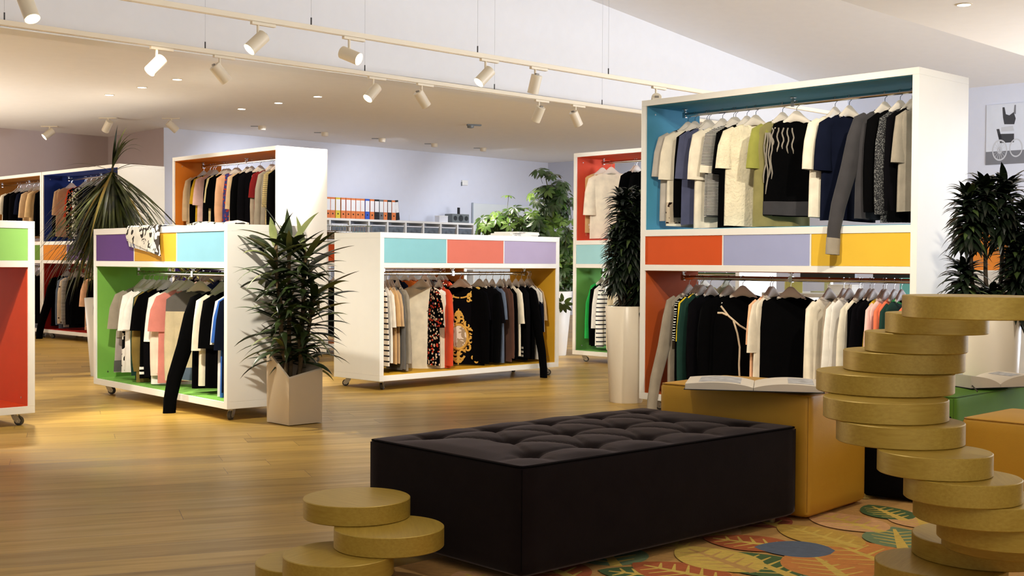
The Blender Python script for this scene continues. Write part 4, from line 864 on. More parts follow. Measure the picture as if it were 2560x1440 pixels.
bp = at_z(2462, 957, 0.39); open_book((bp.x, bp.y, 0.3755), R(18), 0.175, 0.23, 0.045, 'open book with cream pages on the green ottoman, nearest the discs', (30, 28, 26), 'books on the green ottoman', 0.03)
bp = at_z(2560, 948, 0.39); open_book((bp.x, bp.y+0.02, 0.3755), R(-10), 0.15, 0.2, 0.035, 'open book with dark cover on the green ottoman, cut by the right edge', (20, 20, 24), 'books on the green ottoman', 0.02)
t = thing('ribbon', 'black ribbon bookmark curling over the front edge of the green ottoman', 'ribbon', (0, 0, 0)); b = MB()
pts = [at_z(2400, 948, 0.405), at_z(2415, 952, 0.398), at_z(2428, 962, 0.392), at_z(2438, 972, 0.386), at_z(2444, 979, 0.378)]; b.tube(pts, 0.004, 6, flat=0.4); b.build('ribbon_strip', BLACK, t)

# ------------------------------------------------------------------ stacked disc tables
DM = disc_mat(); DT = 0.06
def disc(parent, x, y, z, r, ang):
    b = MB(); b.lathe([(r-0.003, -DT+0.0005), (r, -DT+0.003), (r, -0.002), (r-0.0025, 0)], 72)
    o = b.build('disc', DM, parent, 30); o.location = (x, y, z); o.rotation_euler = (0, 0, ang); return o
def hrow(px): return 720 - F*math.tan(PIT) + ROLL*(px-1280)
def discs(name, label, rows):
    c0 = None; t = None
    for i, (xl, xr, yl, z) in enumerate(rows):
        cx = (xl+xr)/2; p = at_z(cx, yl, z); Y = p.y; r = (xr-xl)/2*Y/F
        if t is None: t = thing(name, label, 'table', (p.x, p.y, 0)); c0 = p
        disc(t, p.x-c0.x, p.y-c0.y, z, r, 0.7*i+0.3)
discs('disc_stool', 'low stool of offset brass-toned wooden discs beside the black ottoman', [(640, 905, 1400, 0.06), (708, 985, 1383, 0.12), (835, 1111, 1315, 0.18), (758.5, 1026, 1242, 0.24)])
RZ = lambda k: 0.06*(16-k)
discs('disc_table', 'tall spiral table of stacked brass-toned wooden discs at right', [
 (2230, 2540, 1462, RZ(15)), (2192, 2510, 1405, RZ(14)), (2287, 2625, 1339, RZ(13)), (2362, 2668, 1318, RZ(12)), (2350, 2675, 1293, RZ(11)), (2290, 2615, 1241, RZ(10)), (2265, 2548, 1190, RZ(9)), (2198, 2475, 1126, RZ(8)),
 (2095, 2405, 1051, RZ(7)), (2062, 2365, 993, RZ(6)), (2045, 2378, 928, RZ(5)), (2113, 2405, 876, RZ(4)), (2166, 2413, 829, RZ(3)), (2218, 2465, 782, RZ(2)), (2263, 2590, 739, RZ(1))])

# ------------------------------------------------------------------ leaf rug
def carpet(rgb):
    m, nt, p = base_mat('wool_pile', 0.95); tc = nd(nt, 'ShaderNodeTexCoord'); nz = nd(nt, 'ShaderNodeTexNoise', Scale=26.0, Detail=6.0, Roughness=0.8); mp = nd(nt, 'ShaderNodeMapping'); mp.inputs['Rotation'].default_value = (0, 0, R(30)); mp.inputs['Scale'].default_value = (1, 4, 1)
    nt.links.new(tc.outputs['Object'], mp.inputs['Vector']); nt.links.new(mp.outputs[0], nz.inputs['Vector']); c = lin(rgb)
    nt.links.new(ramp(nt, nz.outputs['Fac'], [(0.3, tuple(v*0.7 for v in c[:3])+(1,)), (0.7, tuple(min(1, v*1.2) for v in c[:3])+(1,))]), p.inputs['Base Color'])
    b = nd(nt, 'ShaderNodeBump', Strength=0.5, Distance=0.003); n2 = nd(nt, 'ShaderNodeTexNoise', Scale=220.0); nt.links.new(tc.outputs['Object'], n2.inputs['Vector']); nt.links.new(n2.outputs['Fac'], b.inputs['Height']); nt.links.new(b.outputs['Normal'], p.inputs['Normal']); return m
RC = [(196, 150, 84), (206, 132, 62), (178, 92, 44), (70, 98, 52), (112, 134, 96), (92, 104, 124), (200, 160, 66), (214, 164, 112), (158, 76, 48), (150, 168, 150), (214, 182, 84)]
RM = [carpet(c) for c in RC]
t = thing('rug', 'wool rug patterned with orange, green and blue leaves under the ottomans', 'rug', (0, 0, 0)); b = MB()
rc = [rl(2.38, -1.1), rl(5.5, -1.1), rl(5.5, 3.0), rl(2.38, 3.0)]
b.add([v3(p, 0.0005) for p in rc] + [v3(p, 0.0072) for p in rc], [(3, 2, 1, 0), (4, 5, 6, 7)] + [(i, (i+1) % 4, 4+(i+1) % 4, 4+i) for i in range(4)], 0)
leaves = [(1986, 1374, 0.27, 0.24, 170, 5), (2215, 1282, 0.30, 0.2, 100, 3), (2300, 1300, 0.34, 0.24, 80, 7), (2115, 1305, 0.4, 0.26, 115, 7), (2245, 1345, 0.36, 0.25, 78, 4), (2045, 1340, 0.42, 0.24, 118, 6), (2150, 1385, 0.5, 0.34, 110, 1), (1870, 1358, 0.34, 0.24, 150, 2), (1790, 1398, 0.4, 0.26, 118, 10), (2065, 1412, 0.42, 0.3, 95, 1), (1905, 1412, 0.36, 0.27, 112, 3), (2100, 1438, 0.28, 0.22, 60, 4), (2190, 1425, 0.32, 0.24, 100, 8), (1700, 1432, 0.36, 0.26, 140, 2), (1610, 1438, 0.3, 0.2, 160, 3), (1760, 1450, 0.36, 0.26, 120, 1), (2010, 1470, 0.36, 0.26, 110, 9)]
rr = random.Random(77); pos = [(at_z(px, py, RUGZ), L, w, R(a), c) for px, py, L, w, a, c in leaves]
extra = []
for i in range(11):
    for j in range(13):
        p = rl(2.55+0.28*i + 0.14*(j % 2), -0.95+0.3*j, 0)
        if all((p-v3(q[0], 0)).length > 0.24 for q in pos): extra.append((p, rr.uniform(0.32, 0.42), rr.uniform(0.22, 0.28), R(rr.uniform(70, 130)), rr.choice([0, 1, 2, 3, 4, 6, 7, 8, 9, 10])))
zz = 0.0073
for p, L, w, a, c in extra + pos[::-1]:
    d = Vector((math.cos(a), math.sin(a), 0)); s = Vector((-d.y, d.x, 0)); zz += 0.000025; n = 14; ed = [(t_, math.sin(PI*t_**0.85)**0.7) for t_ in [k/n for k in range(n+1)]]
    poly = [p + d*(L*(t_-0.5)) + s*(w*0.5*e) for t_, e in ed] + [p + d*(L*(t_-0.5)) - s*(w*0.5*e) for t_, e in reversed(ed[1:-1])]
    b.add([Vector((q.x, q.y, zz)) for q in poly], [tuple(reversed(range(len(poly))))], c+1)
    vc = 11 if c != 10 else 1; zv = zz + 0.00002; W_ = 0.016
    def strip(q0, q1, w0, w1, zv=zv):
        e = (q1-q0).normalized(); f_ = Vector((-e.y, e.x, 0)); b.add([Vector((v.x, v.y, zv)) for v in (q0-f_*w0, q0+f_*w0, q1+f_*w1, q1-f_*w1)], [(3, 2, 1, 0)], vc)
    if c != 5:
        strip(p - d*L*0.5, p + d*L*0.38, W_*1.3, W_*0.35)
        for k in range(5):
            q0 = p + d*L*(-0.34+0.14*k)
            for sg in (-1, 1): strip(q0 + s*sg*W_*0.5, q0 + (d*0.5+s*sg)*(w*0.38*(1-abs(k-1.6)*0.16)), W_*0.42, W_*0.18, zz + 0.000012)
b.build('rug_pile', [RM[0]] + RM, t, 0)

# ------------------------------------------------------------------ ceiling lamps
def aim_rot(d): return Vector(d).to_track_quat('-Z', 'Y').to_euler()
def add_spot(p, d, power, ang=50, blend=0.6, col=(1.0, 0.91, 0.76), r=0.04):
    l = bpy.data.lights.new('lamp_light', 'SPOT'); l.energy = power; l.spot_size = R(ang); l.spot_blend = blend; l.color = col; l.shadow_soft_size = r
    o = bpy.data.objects.new('lamp_light', l); COL.objects.link(o); o.location = p; o.rotation_euler = aim_rot(d); return o
ZTR = 2.8
def track(name, pa, pb, label, wires):
    a, c = at_z(*pa, ZTR), at_z(*pb, ZTR); d = (c-a).normalized(); a2_, c2_ = a-d*5, c+d*3.0
    t = thing('track_rail', label, 'lighting track', a, math.atan2(d.y, d.x), 'suspended lighting tracks'); L0, L1 = -5.0, (c2_-a).dot(d)
    b = MB(); b.box(L0, L1, -0.02, 0.02, 0.0, 0.04); b.box(L0, L1, -0.013, 0.013, -0.004, 0.0); b.build('rail', LAMPW, t, 0, 0.002)
    for px, py in wires:
        u = solve_u(a, d, px, py); z1 = zup(a+d*u)-ZTR; q = MB(); q.cyl((u, 0, 0.07), (u, 0, z1), 0.0015, n=6); w = q.build('suspension_wire', plain('wire_grey', (190, 190, 192), 0.5), t); q = MB(); q.cyl((u, 0, 0.04), (u, 0, 0.1), 0.006, n=8); q.build('wire_clip', plain('dark_clip', (70, 68, 66), 0.4, 0.6), w)
    return a, d
def solve_u(a, d, px, py):
    r = ray(px, py); return (r.x*a.y - r.y*a.x) / (r.y*d.x - r.x*d.y)
T1 = track('t1', (310, 0), (1740, 232), 'white suspended lighting track nearer to the viewer', [(778, 55), (1194, 128), (1521, 188), (-200, -80)])
T2 = track('t2', (0, 62), (1600, 284), 'white suspended lighting track along the lowered ceiling edge', [(11, 60), (513, 126), (912, 180), (1236, 232), (1505, 270)])
def spotlight(tr, px, py, dirv, label, power=0, ang=50, lit=False):
    a, d = tr; u = solve_u(a, d, px, py); p = a + d*u
    t = thing('spotlight', label, 'lamp', (p.x, p.y, ZTR), 0, 'track spotlights'); da = math.atan2(d.y, d.x)
    b = MB(); Mr = Matrix.Rotation(da, 4, 'Z'); b.box(-0.06, 0.15, -0.017, 0.017, -0.026, -0.0045, 0, Mr); b.build('track_adapter', LAMPW, t, 0, 0.002)
    b = MB(); b.cyl((0, 0, -0.026), (0, 0, -0.1), 0.011, n=12); b.build('stem', LAMPW, t)
    dv = Vector(dirv).normalized(); c = Vector((0, 0, -0.15)); A = c - dv*0.075; B = c + dv*0.1
    b = MB(); b.tube([A, A+dv*0.004, B-dv*0.002, B], [0.048, 0.052, 0.052, 0.05], 32, cap0=True, cap1=False); b.tube([B, B-dv*0.02], [0.047, 0.044], 32, cap0=False, cap1=False); b.build('lamp_head', LAMPW, t, 40)
    b = MB(); q = B-dv*0.012; b.tube([q, q-dv*0.004], [0.0465, 0.0465], 32); b.build('lens', LENS, t)
    b = MB(); b.box(-0.02, 0.02, -0.008, 0.008, -0.012, 0.012, 0, Matrix.Translation(A - dv*0.003) @ dv.to_track_quat('Z', 'Y').to_matrix().to_4x4()); b.build('driver_vent', plain('vent_grey', (140, 132, 120), 0.5), t)
    if power: add_spot(Vector((p.x, p.y, ZTR)) + B + dv*0.01, dv, power, ang)
DL_ = (-0.62, -0.5, -0.72); DR_ = (0.5, 0.35, -0.8)
spotlight(T1, 70, -40, (0.45, -0.35, -0.9), 'spotlight at the top left corner, first on the nearer track', 240)
spotlight(T1, 645, 66, (-0.6, -0.45, -0.72), 'lit spotlight aimed down left, second on the nearer track', 240)
spotlight(T1, 873, 101, (0.83, -0.36, -0.38), 'lit spotlight aimed right, third on the nearer track', 240)
spotlight(T1, 1214, 155, (-0.62, -0.4, -0.72), 'lit spotlight aimed down left, fourth on the nearer track', 240)
spotlight(T1, 1338, 177, (-0.22, 0.22, -0.95), 'spotlight aimed straight down, fifth on the nearer track', 180)
spotlight(T1, 1640, 229, (0.0, 0.9, -0.4), 'spotlight seen from behind above the tall right rack', 180)
spotlight(T2, 392, 133, (-0.5, -0.55, -0.75), 'lit spotlight aimed down left, first on the farther track', 240)
spotlight(T2, 549, 158, (0.55, 0.4, -0.72), 'spotlight aimed down right, second on the farther track', 180)
spotlight(T2, 933, 208, (-0.5, -0.5, -0.75), 'lit spotlight aimed down left, third on the farther track', 240)
spotlight(T2, 1054, 226, (0.48, 0.4, -0.78), 'spotlight aimed down right, fourth on the farther track', 180)
spotlight(T2, 1347, 266, (-0.35, 0.4, -0.85), 'spotlight aimed away, fifth on the farther track', 180)
spotlight(T2, 1439, 279, (0.42, 0.4, -0.85), 'spotlight aimed down right, last on the farther track', 180)
def downlight(px, py, lab, z=ZC, pw=30):
    p = at_z(px, py, z); t = thing('downlight', lab, 'lamp', p, 0, 'recessed ceiling downlights')
    b = MB(); b.lathe([(0.058, 0.0), (0.058, -0.004), (0.048, -0.006), (0.046, 0.0)], 32, cap0=False, cap1=False); b.build('trim_ring', LAMPW, t, 50)
    b = MB(); b.cyl((0, 0, -0.0005), (0, 0, -0.0045), 0.047, n=32); b.build('lens', LENSW, t)
    if pw: add_spot(p - Vector((0, 0, 0.02)), (0, 0, -1), pw, 110, 0.8, (1.0, 0.9, 0.76), 0.05)
for px, py, lab in ((273, 237, 'lit downlight, nearest the left edge of the lowered ceiling'), (355, 218, 'lit downlight, middle one of the left group of three'), (443, 198, 'lit downlight, rightmost of the left group of three'), (604, 272, 'lit downlight, leftmost of the middle group of three'), (696, 257, 'lit downlight, middle one of the middle group of three'), (794, 241, 'lit downlight, rightmost of the middle group of three'), (1468, 382, 'small lit downlight above the tall red rack'), (2410, 11, 'lit downlight at the top right corner')): downlight(px, py, lab, ZC, 25)
def ceiling_spot(px, py, dirv, lab):
    p = at_z(px, py, ZC); t = thing('ceiling_spotlight', lab, 'lamp', p, 0, 'small ceiling spotlights'); dv = Vector(dirv).normalized()
    b = MB(); b.box(-0.12, 0.12, -0.025, 0.025, -0.015, -0.0005); b.build('base_plate', LAMPW, t, 0, 0.003)
    b = MB(); c = Vector((0, 0, -0.1)); b.cyl((0, 0, -0.015), (0, 0, -0.06), 0.012, n=12); b.build('stem', LAMPW, t)
    b = MB(); b.cyl(c - dv*0.06, c + dv*0.1, 0.05, n=28, cap1=False); b.build('lamp_head', LAMPW, t); b = MB(); b.cyl(c + dv*0.08, c + dv*0.085, 0.047, n=24); b.build('lens', LENSW, t)
ceiling_spot(124, 315, (-0.6, -0.4, -0.6), 'small lit ceiling spotlight at far left above the ochre rack'); ceiling_spot(270, 294, (-0.45, 0.3, -0.7), 'small ceiling spotlight above the drooping plant'); ceiling_spot(428, 295, (0.6, 0.35, -0.6), 'small ceiling spotlight left of the orange rack')
for px, py, lab in ((655, 315, 'small white ceiling detector, nearest the orange rack'), (812, 331, 'small white ceiling detector, second of the row along the back wall'), (955, 346, 'small white ceiling detector, third of the row along the back wall'), (1086, 359, 'small white ceiling detector, fourth of the row along the back wall'), (1208, 370, 'small white ceiling detector, last of the row along the back wall')):
    p = at_z(px, py, ZC); t = thing('ceiling_detector', lab, 'detector', p, 0, 'white ceiling detectors'); b = MB(); b.lathe([(0.055, -0.0005), (0.055, -0.02), (0.05, -0.055), (0.03, -0.06)], 28); b.build('housing', LAMPW, t, 40); b = MB(); b.box(-0.16, -0.05, -0.01, 0.01, -0.008, -0.0005); b.build('cable_cover', GREYP, t, 0)
p = at_z(1185, 311, ZC); t = thing('ceiling_bracket', 'grey twin bracket on the lowered ceiling above the middle rack', 'bracket', p, 0.3); b = MB(); b.box(-0.1, 0.1, -0.03, 0.03, -0.02, -0.0005); b.lathe([(0.05, -0.02), (0.045, -0.05), (0.02, -0.055)], 24, (-0.05, 0, 0)); b.build('bracket_plate', GREYP, t, 40)

# ------------------------------------------------------------------ back wall: shelf, binders, radio
wd = (C2-C1).normalized(); wn = Vector((wd.y, -wd.x, 0)); wang = math.atan2(wd.y, wd.x)
SF = C1 + wn*0.42; SH_D = 0.38
def wall_u(px, py, off): o_ = C1 + wn*off; return solve_u(o_, wd, px, py)
uE = wall_u(1187, 559, 0.42); uS = uE - 3.55
t = thing('shelf_unit', 'white cube shelving along the back wall', 'shelf', SF + wd*uS, wang); b = MB(); Ls = uE-uS; ZT = 1.67; nc, nr = 9, 4; cw = (Ls-0.03)/nc; rh = (ZT-0.06-0.03)/nr
b.box(0, Ls, 0, SH_D, ZT-0.035, ZT); b.build('top_board', WHITE, t, 0, 0.001); b = MB(); b.box(0, Ls, 0, SH_D, 0.03, 0.06); b.build('bottom_board', WHITE, t, 0, 0.001)
b = MB()
for i in range(nc+1): b = MB(); b.box(i*cw, i*cw+0.03, 0.002, SH_D, 0.06, ZT-0.035); b.build('divider', WHITE, t, 0)
for k in range(1, nr): b = MB(); b.box(0.03, Ls, 0.003, SH_D, 0.06+k*rh, 0.08+k*rh); b.build('shelf_board', WHITE, t, 0)
b = MB(); b.box(0, Ls, SH_D-0.008, SH_D, 0.06, ZT-0.035); b.build('back_panel', plain('shelf_back', (206, 206, 214), 0.8), t, 0); b = MB(); b.box(0.02, Ls-0.02, 0.02, SH_D, 0, 0.03); b.build('plinth', WHITE, t, 0)
BIN = plain('smoky_plastic', (96, 104, 112), 0.25, var=0.35, scale=14.0); LID = plain('bin_lid', (222, 222, 226), 0.4)
def shelf_loc(u, v, z): q = SF + wd*u - wn*v; return Vector((q.x, q.y, z))
for i in range(1, nc):
    q = thing('storage_bin', 'smoky plastic storage bin with white lid, %s from left in the top shelf row' % ORD[i-1], 'box', shelf_loc(uS+i*cw+0.03+(cw-0.03)/2, SH_D/2, 0.0805+3*rh), wang, 'storage bins on the back shelf'); wq = cw-0.03-0.05; b = MB(); hb_ = 0.3
    b.rings([[Vector((x*wq*0.45, y*0.15, 0)) for x, y in ((-1, -1), (1, -1), (1, 1), (-1, 1))], [Vector((x*wq*0.5, y*0.17, hb_)) for x, y in ((-1, -1), (1, -1), (1, 1), (-1, 1))]]); b.build('bin_body', BIN, q, 0, 0.006)
    b = MB(); b.box(-wq*0.52, wq*0.52, -0.176, 0.176, hb_, hb_+0.02); b.build('lid', LID, q, 0, 0.004)
OB = (226, 126, 66); bind = [(817.5, 829, OB, 'orange'), (829, 841, OB, 'orange'), (842, 854, (226, 196, 60), 'yellow'), (855.5, 867, OB, 'orange'), (868, 880, OB, 'orange'), (880.5, 892, OB, 'orange'), (892.5, 904, OB, 'orange'), (904, 915, OB, 'orange'), (916, 927, (50, 90, 190), 'blue'), (928, 939, OB, 'orange'), (939.5, 951, (24, 24, 26), 'black'), (951.5, 962, (110, 110, 112), 'grey'), (962, 971.5, OB, 'orange'), (972, 982, (30, 30, 32), 'black'), (982.5, 993, OB, 'orange'), (994.5, 1003, (24, 24, 26), 'black')]
cnt = {}
for i, (x0, x1, rgb, nm) in enumerate(bind):
    ua, ub = wall_u(x0, 520, 0.42), wall_u(x1, 520, 0.42); cnt[nm] = cnt.get(nm, 0)+1; w = ub-ua-0.004
    q = thing('ring_binder', '%s ring binder with white spine label, %s binder from left on the shelf' % (nm, ORD[i]), 'binder', shelf_loc((ua+ub)/2, 0.03, ZT), wang, 'ring binders on the back shelf'); m = plain('binder_board', rgb, 0.5)
    if i == 15: q.rotation_euler = (0, R(-7), wang); q.location.z += 0.006
    b = MB(); b.box(-w/2, w/2, 0, 0.006, 0.0005, 0.33); b.box(-w/2, -w/2+0.004, 0.006, 0.27, 0.0005, 0.33); b.box(w/2-0.004, w/2, 0.006, 0.27, 0.0005, 0.33); b.build('cover', m, q, 0, 0.001)
    b = MB(); b.box(-w/2+0.005, w/2-0.005, 0.015, 0.25, 0.006, 0.31); b.build('paper_stack', PAGE, q, 0)
    b = MB(); b.box(-w/2+0.004, w/2-0.004, -0.001, 0, 0.125, 0.3); b.build('spine_label', plain('label_white', (240, 238, 236), 0.7, var=0.01), q, 0)
    b = MB(); b.cyl((0, -0.0015, 0.07), (0, 0, 0.07), min(0.013, w*0.3), n=16); b.build('finger_hole', BLACK, q)
q = thing('radio', 'grey table radio with round speakers on the right end of the shelf', 'radio', shelf_loc(wall_u(1158, 548, 0.42), 0.06, ZT), wang); b = MB(); b.box(-0.2, 0.2, 0, 0.2, 0.004, 0.155); b.build('case', plain('radio_grey', (112, 118, 118), 0.45), q, 0, 0.008)
for x, r in ((-0.13, 0.042), (0, 0.055), (0.13, 0.042)):
    b = MB(); M_ = Matrix.Translation((x, -0.001, 0.08)) @ Matrix.Rotation(PI/2, 4, 'X'); k0 = len(b.v); b.lathe([(r, -0.002), (r, 0.003), (r*0.85, 0.003), (r*0.35, -0.001), (r*0.3, 0.003)], 28); b.v = [tuple(M_ @ Vector(v)) for v in b.v]; b.build('speaker_cone', plain('cone_dark', (44, 48, 50), 0.5), q, 40)
q2 = thing('phone', 'black phone standing in the dock on the grey radio', 'phone', shelf_loc(wall_u(1158, 548, 0.42), 0.12, ZT+0.155), wang); b = MB(); b.box(-0.03, 0.03, -0.005, 0.005, 0.0, 0.115); b.build('phone_body', BLACK, q2, 0, 0.003)
q = thing('small_box', 'small white box left of the grey radio', 'box', shelf_loc(wall_u(1113, 546, 0.42), 0.1, ZT), wang); b = MB(); b.box(-0.1, 0.1, -0.06, 0.06, 0.0, 0.1); b.build('box_body', LID, q, 0, 0.003); b = MB(); b.box(-0.102, 0.102, -0.062, 0.062, 0.1, 0.112); b.build('lid', WHITE, q, 0, 0.002)
q = thing('sign_holder', 'thin clear upright sign holder on the back shelf', 'sign', shelf_loc(wall_u(1034, 545, 0.42), 0.1, ZT), wang); b = MB(); b.box(-0.012, 0.012, -0.03, 0.03, 0, 0.006); b.box(-0.012, -0.006, -0.004, 0.0, 0.006, 0.11); b.build('sign_plate', LID, q, 0)
def on_wall(px, py, off):
    r = ray(px, py); o_ = C1 + wn*off; tt = (wn.dot(o_))/(wn.x*r.x+wn.y*r.y); return Vector((r.x*tt, r.y*tt, CH+r.z*tt))
q = thing('wall_thermostat', 'small white thermostat on the back wall', 'thermostat', on_wall(1160, 457, 0.0), wang); b = MB(); b.box(-0.07, 0.07, -0.03, -0.001, -0.045, 0.045); b.build('housing', WHITE, q, 0, 0.004); b = MB(); b.box(-0.075, -0.07, -0.031, -0.002, -0.06, 0.01); b.build('cable', GREYP, q, 0)
pw = on_wall(1181, 508, 0.02); u0 = (pw-C1).dot(wd); q = thing('pin_board', 'pale blank board standing against the back wall right of the radio', 'board', (C1 + wd*u0 + wn*0.02), wang); b = MB(); b.box(0, 1.9, -0.03, 0, 0.0, pw.z); b.build('board_panel', plain('board_pale', (226, 232, 232), 0.6, var=0.01), q, 0, 0.003); b = MB(); b.box(-0.012, 0.0, -0.034, 0.0, 0, pw.z+0.01); b.build('edge_strip', plain('pale_strip', (186, 196, 202), 0.5), q, 0)

# ------------------------------------------------------------------ right-hand wall poster and office corner
ed = Vector((S2, -S2, 0)); en = Vector((-S2, -S2, 0)); eang = math.atan2(ed.y, ed.x)
def on_e(px, py, off=0.0):
    r = ray(px, py); o_ = C2 + en*off; tt = en.dot(o_)/(en.x*r.x+en.y*r.y); return Vector((r.x*tt, r.y*tt, CH+r.z*tt))
p0, p1 = on_e(2465, 413), on_e(2465, 264); ph = p1.z-p0.z; q = thing('poster', 'black and white photo poster of an upturned figure above a wheelchair on right wall', 'poster', p0, eang); PWD = 0.9
b = MB(); b.box(0, PWD, -0.012, -0.001, 0, ph); b.build('backing', plain('poster_paper', (214, 220, 232), 0.6, var=0.02), q, 0)
b = MB(); y = -0.0125; GA = plain('photo_grey', (120, 122, 130), 0.7); GB = plain('photo_dark', (60, 62, 68), 0.7); GC = plain('photo_light', (196, 200, 208), 0.7)
b.box(0, PWD, y-0.0006, y, 0, ph*0.22, 0)
def ringp(cx, cz, r, w, m, asp=1.0): 
    n = 28; vs = [(cx+rr_*asp*math.cos(2*PI*k/n), y-0.0016, cz+rr_*math.sin(2*PI*k/n)) for rr_ in (r, r-w) for k in range(n)]; b.add(vs, [(k, (k+1) % n, n+(k+1) % n, n+k) for k in range(n)], m)
def poly(pts, m, dy=0.0012): b.add([(x, y-dy, z) for x, z in pts], [tuple(range(len(pts)))], m)
sx_ = PWD*0.62/0.9
poly([(0.17, 0.43), (0.4, 0.42), (0.4, 0.3), (0.2, 0.3)], 1); poly([(0.15, 0.5), (0.19, 0.5), (0.24, 0.3), (0.2, 0.3)], 1); poly([(0.22, 0.52), (0.38, 0.53), (0.4, 0.46), (0.22, 0.46)], 2)
poly([(0.26, 0.56), (0.4, 0.55), (0.42, 0.63), (0.39, 0.72), (0.33, 0.68), (0.28, 0.7), (0.26, 0.8), (0.23, 0.8), (0.24, 0.66)], 1); poly([(0.39, 0.7), (0.42, 0.69), (0.42, 0.82), (0.4, 0.82)], 0)
ringp(0.2, 0.2, 0.15, 0.022, 2, 0.72); ringp(0.43, 0.22, 0.13, 0.02, 2, 0.72); ringp(0.2, 0.2, 0.05, 0.02, 2, 0.72)
for k in range(8): a = PI*k/8; poly([(0.2+0.1*math.cos(a)-0.003, 0.2+0.14*math.sin(a)), (0.2+0.1*math.cos(a)+0.003, 0.2+0.14*math.sin(a)), (0.2-0.1*math.cos(a)+0.003, 0.2-0.14*math.sin(a)), (0.2-0.1*math.cos(a)-0.003, 0.2-0.14*math.sin(a))], 2, 0.0014)
b.build('photo_print', [GA, GB, GC], q, 0)
# desk with things on it, seen through the lower bay of the tall rack
dk = at_z(2150, 737, 0.745); da = R(-45)
t = thing('desk', 'white office desk behind the tall right rack', 'desk', dk.xy.to_3d(), da); b = MB(); b.box(-0.9, 0.9, -0.02, 0.75, 0.715, 0.745); b.build('desk_top', plain('desk_white', (222, 220, 216), 0.5), t, 0, 0.002)
for x in (-0.86, 0.8):
    b = MB(); b.box(x, x+0.06, 0.02, 0.72, 0.0, 0.715); b.build('leg_panel', WHITE, t, 0)
def on_desk(x, y, z=0.745): c, s = math.cos(da), math.sin(da); return Vector((dk.x+c*x-s*y, dk.y+s*x+c*y, z))
for i, (x, lab) in enumerate(((-0.55, 'dark computer monitor at the left of the desk'), (0.15, 'dark computer monitor in the middle of the desk'))):
    q = thing('monitor', lab, 'monitor', on_desk(x, 0.45), da+0.15*i, 'monitors on the desk'); b = MB(); b.box(-0.26, 0.26, -0.02, 0.02, 0.12, 0.44); b.build('screen', BLACK, q, 0, 0.004); b = MB(); b.box(-0.03, 0.03, -0.01, 0.03, 0.012, 0.14); b.build('stand', STEEL, q, 0); b = MB(); b.box(-0.12, 0.12, -0.08, 0.1, 0, 0.012); b.build('foot', STEEL, q, 0)
for i, (x, y, s_, rgb, lab, hh) in enumerate(((-0.2, 0.12, 0.11, (232, 230, 226), 'stack of white papers on the desk', 0.07), (0.42, 0.1, 0.1, (110, 196, 200), 'turquoise box on the desk', 0.13), (0.62, 0.3, 0.12, (120, 116, 150), 'lavender folder box on the desk', 0.24), (-0.7, 0.15, 0.07, (210, 206, 120), 'lime card box on the desk', 0.11))):
    q = thing('paper_stack' if i == 0 else 'card_box', lab, 'paper' if i == 0 else 'box', on_desk(x, y), da+0.2*i); b = MB(); b.box(-s_, s_, -0.09, 0.09, 0, hh); b.build('sheets' if i == 0 else 'box_body', plain('card', rgb, 0.7), q, 0, 0.002); b = MB(); b.box(-s_*1.02, s_*1.02, -0.092, 0.092, hh, hh+0.006); b.build('top_sheet' if i == 0 else 'lid', plain('card', tuple(min(255, v+8) for v in rgb), 0.6), q, 0)
cb = at_y(2500, 760, 8.4); t = thing('low_cabinet', 'white office cabinet behind the dark plant at right', 'cabinet', (cb.x, cb.y, 0), da); b = MB(); b.box(-0.6, 0.6, 0, 0.4, 0.05, 0.95); b.build('body', WHITE, t, 0, 0.002); b = MB(); b.box(-0.56, 0.56, 0.03, 0.38, 0, 0.05); b.build('plinth', GREYP, t, 0)
for x in (-0.6, 0.0):
    b = MB(); b.box(x+0.004, x+0.596, -0.018, -0.0005, 0.055, 0.945); dd = b.build('door', plain('door_white', (230, 230, 232), 0.4), t, 0, 0.0015); b = MB(); b.box(x+(0.54 if x < 0 else 0.05), x+(0.552 if x < 0 else 0.062), -0.035, -0.018, 0.5, 0.64); b.build('handle', STEEL, dd, 0)
for i, (x, rgb, lab, hh) in enumerate(((-0.12, (232, 140, 40), 'orange storage box on the cabinet behind the plant', 0.26), (0.14, (140, 170, 90), 'green storage box on the cabinet behind the plant', 0.2))):
    c, s = math.cos(da), math.sin(da); q = thing('storage_box', lab, 'box', (cb.x+c*x-s*0.2, cb.y+s*x+c*0.2, 0.95), da, 'boxes on the cabinet'); b = MB(); b.box(-0.11, 0.11, -0.14, 0.14, 0, hh); b.build('box_body', plain('box_card', rgb, 0.6), q, 0, 0.003); b = MB(); b.box(-0.114, 0.114, -0.144, 0.144, hh-0.04, hh+0.004); b.build('lid', plain('box_card', rgb, 0.55), q, 0, 0.002)

# ------------------------------------------------------------------ light
def area(p, d, sx, sy, power, col):
    l = bpy.data.lights.new('room_light', 'AREA'); l.shape = 'RECTANGLE'; l.size = sx; l.size_y = sy; l.energy = power; l.color = col
    o = bpy.data.objects.new('room_light', l); COL.objects.link(o); o.location = p; o.rotation_euler = aim_rot(d); return o
WARM = (1.0, 0.91, 0.76); COOL = (0.82, 0.88, 1.0)
def aimed(p, q, power, ang=50, blend=0.7, col=WARM, r=0.05): add_spot(Vector(p), Vector(q)-Vector(p), power, ang, blend, col, r)
# daylight from the shop windows beyond the right edge
area((8.4, 10.2, 1.5), (-1, 0.55, 0.45), 4.5, 2.2, 190, COOL)
area((8.6, 10.8, 1.4), (-1, 0.8, 0.12), 4.0, 2.0, 120, COOL)
# added area lights, unseen above the soffit, that brighten the raised ceiling
for r_ in (2.5, 8.0, 13.5): area(rl(r_, 4.7, 3.35), (-1, 1, 0.3), 5.2, 0.5, 20, (0.96, 0.98, 1.0))
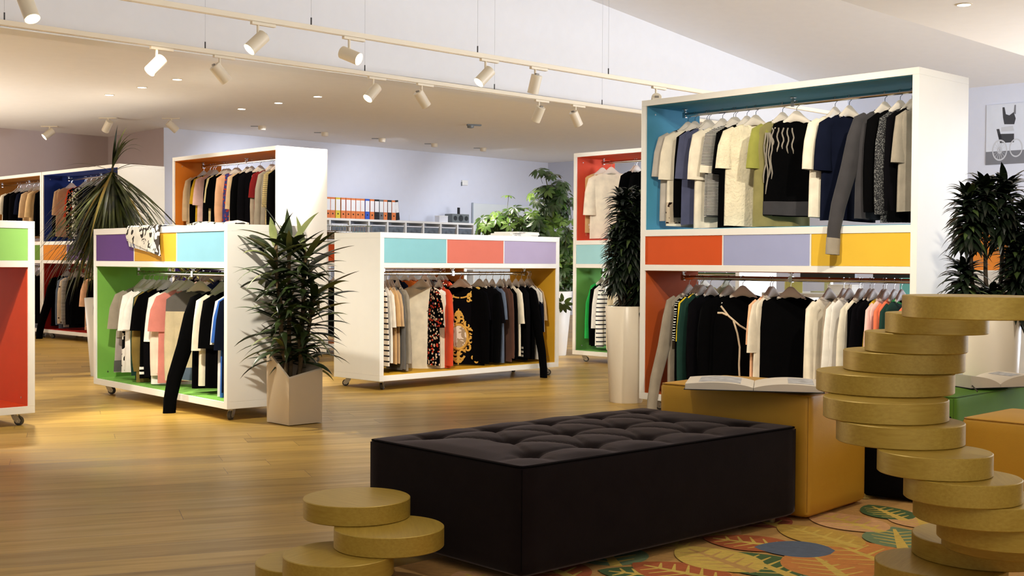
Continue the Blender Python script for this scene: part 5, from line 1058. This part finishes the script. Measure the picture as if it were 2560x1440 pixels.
# added upward fill for the ceilings, unseen at left and behind the viewer
area((-10.0, 13.0, 0.6), (0.15, -0.25, 1), 6.0, 2.2, 210, (1.0, 0.92, 0.8))
area((1.5, -1.0, 0.5), (0.0, 0.06, 1), 6.0, 1.8, 120, (1.0, 0.97, 0.92))
# ceiling spotlights on the viewer's side of the room
aimed((-1.9, 5.4, 2.85), (-2.2, 8.4, 0.5), 300, 46)
aimed((-3.2, 4.6, 2.85), (-3.3, 6.9, 0.5), 220, 46)
aimed((-0.6, 6.0, 2.85), (-0.6, 9.6, 0.7), 290, 44, col=(1, 0.9, 0.74))
aimed((0.6, 4.6, 2.85), (1.6, 7.4, 1.0), 190, 52)
aimed((1.9, 4.2, 2.85), (1.9, 7.0, 1.2), 153, 52)
aimed((-3.0, 9.6, 2.85), (-3.0, 12.2, 1.4), 187, 50)
for p_, q_ in (((-3.4, 17.2, 2.8), (-4.2, 18.8, 1.6)), ((-1.6, 18.6, 2.8), (-2.4, 20.4, 1.6)), ((0.2, 20.2, 2.8), (-0.6, 22.0, 1.6)), ((2.2, 19.6, 2.8), (2.6, 21.3, 1.6))): aimed(p_, q_, 48, 92, 0.9, COOL)
aimed((-0.6, 9.2, 2.7), (1.2, 11.4, 1.4), 170, 50, col=(1, 0.95, 0.86))  # added spot without a fixture, brightens the rack with the red bay
aimed((0.3, 4.5, 2.86), (0.35, 4.4, 0), 34, 95, 0.9)
aimed((2.0, 4.4, 2.86), (1.8, 4.3, 0), 26, 95, 0.9)
w = bpy.data.worlds.new('world'); scn.world = w; w.use_nodes = True
bg = w.node_tree.nodes['Background']; bg.inputs['Color'].default_value = (1.0, 0.96, 0.9, 1); bg.inputs['Strength'].default_value = 0.15
vs = scn.view_settings; vs.view_transform = 'Standard'; vs.look = 'None'; vs.gamma = 1.0; vs.use_curve_mapping = False; vs.exposure = 0.74
for k_, m_ in _m.items():
    if k_[0] in ('drawer_laminate', 'lining_laminate'): m_.node_tree.nodes['Principled BSDF'].inputs['Specular IOR Level'].default_value = 0.12
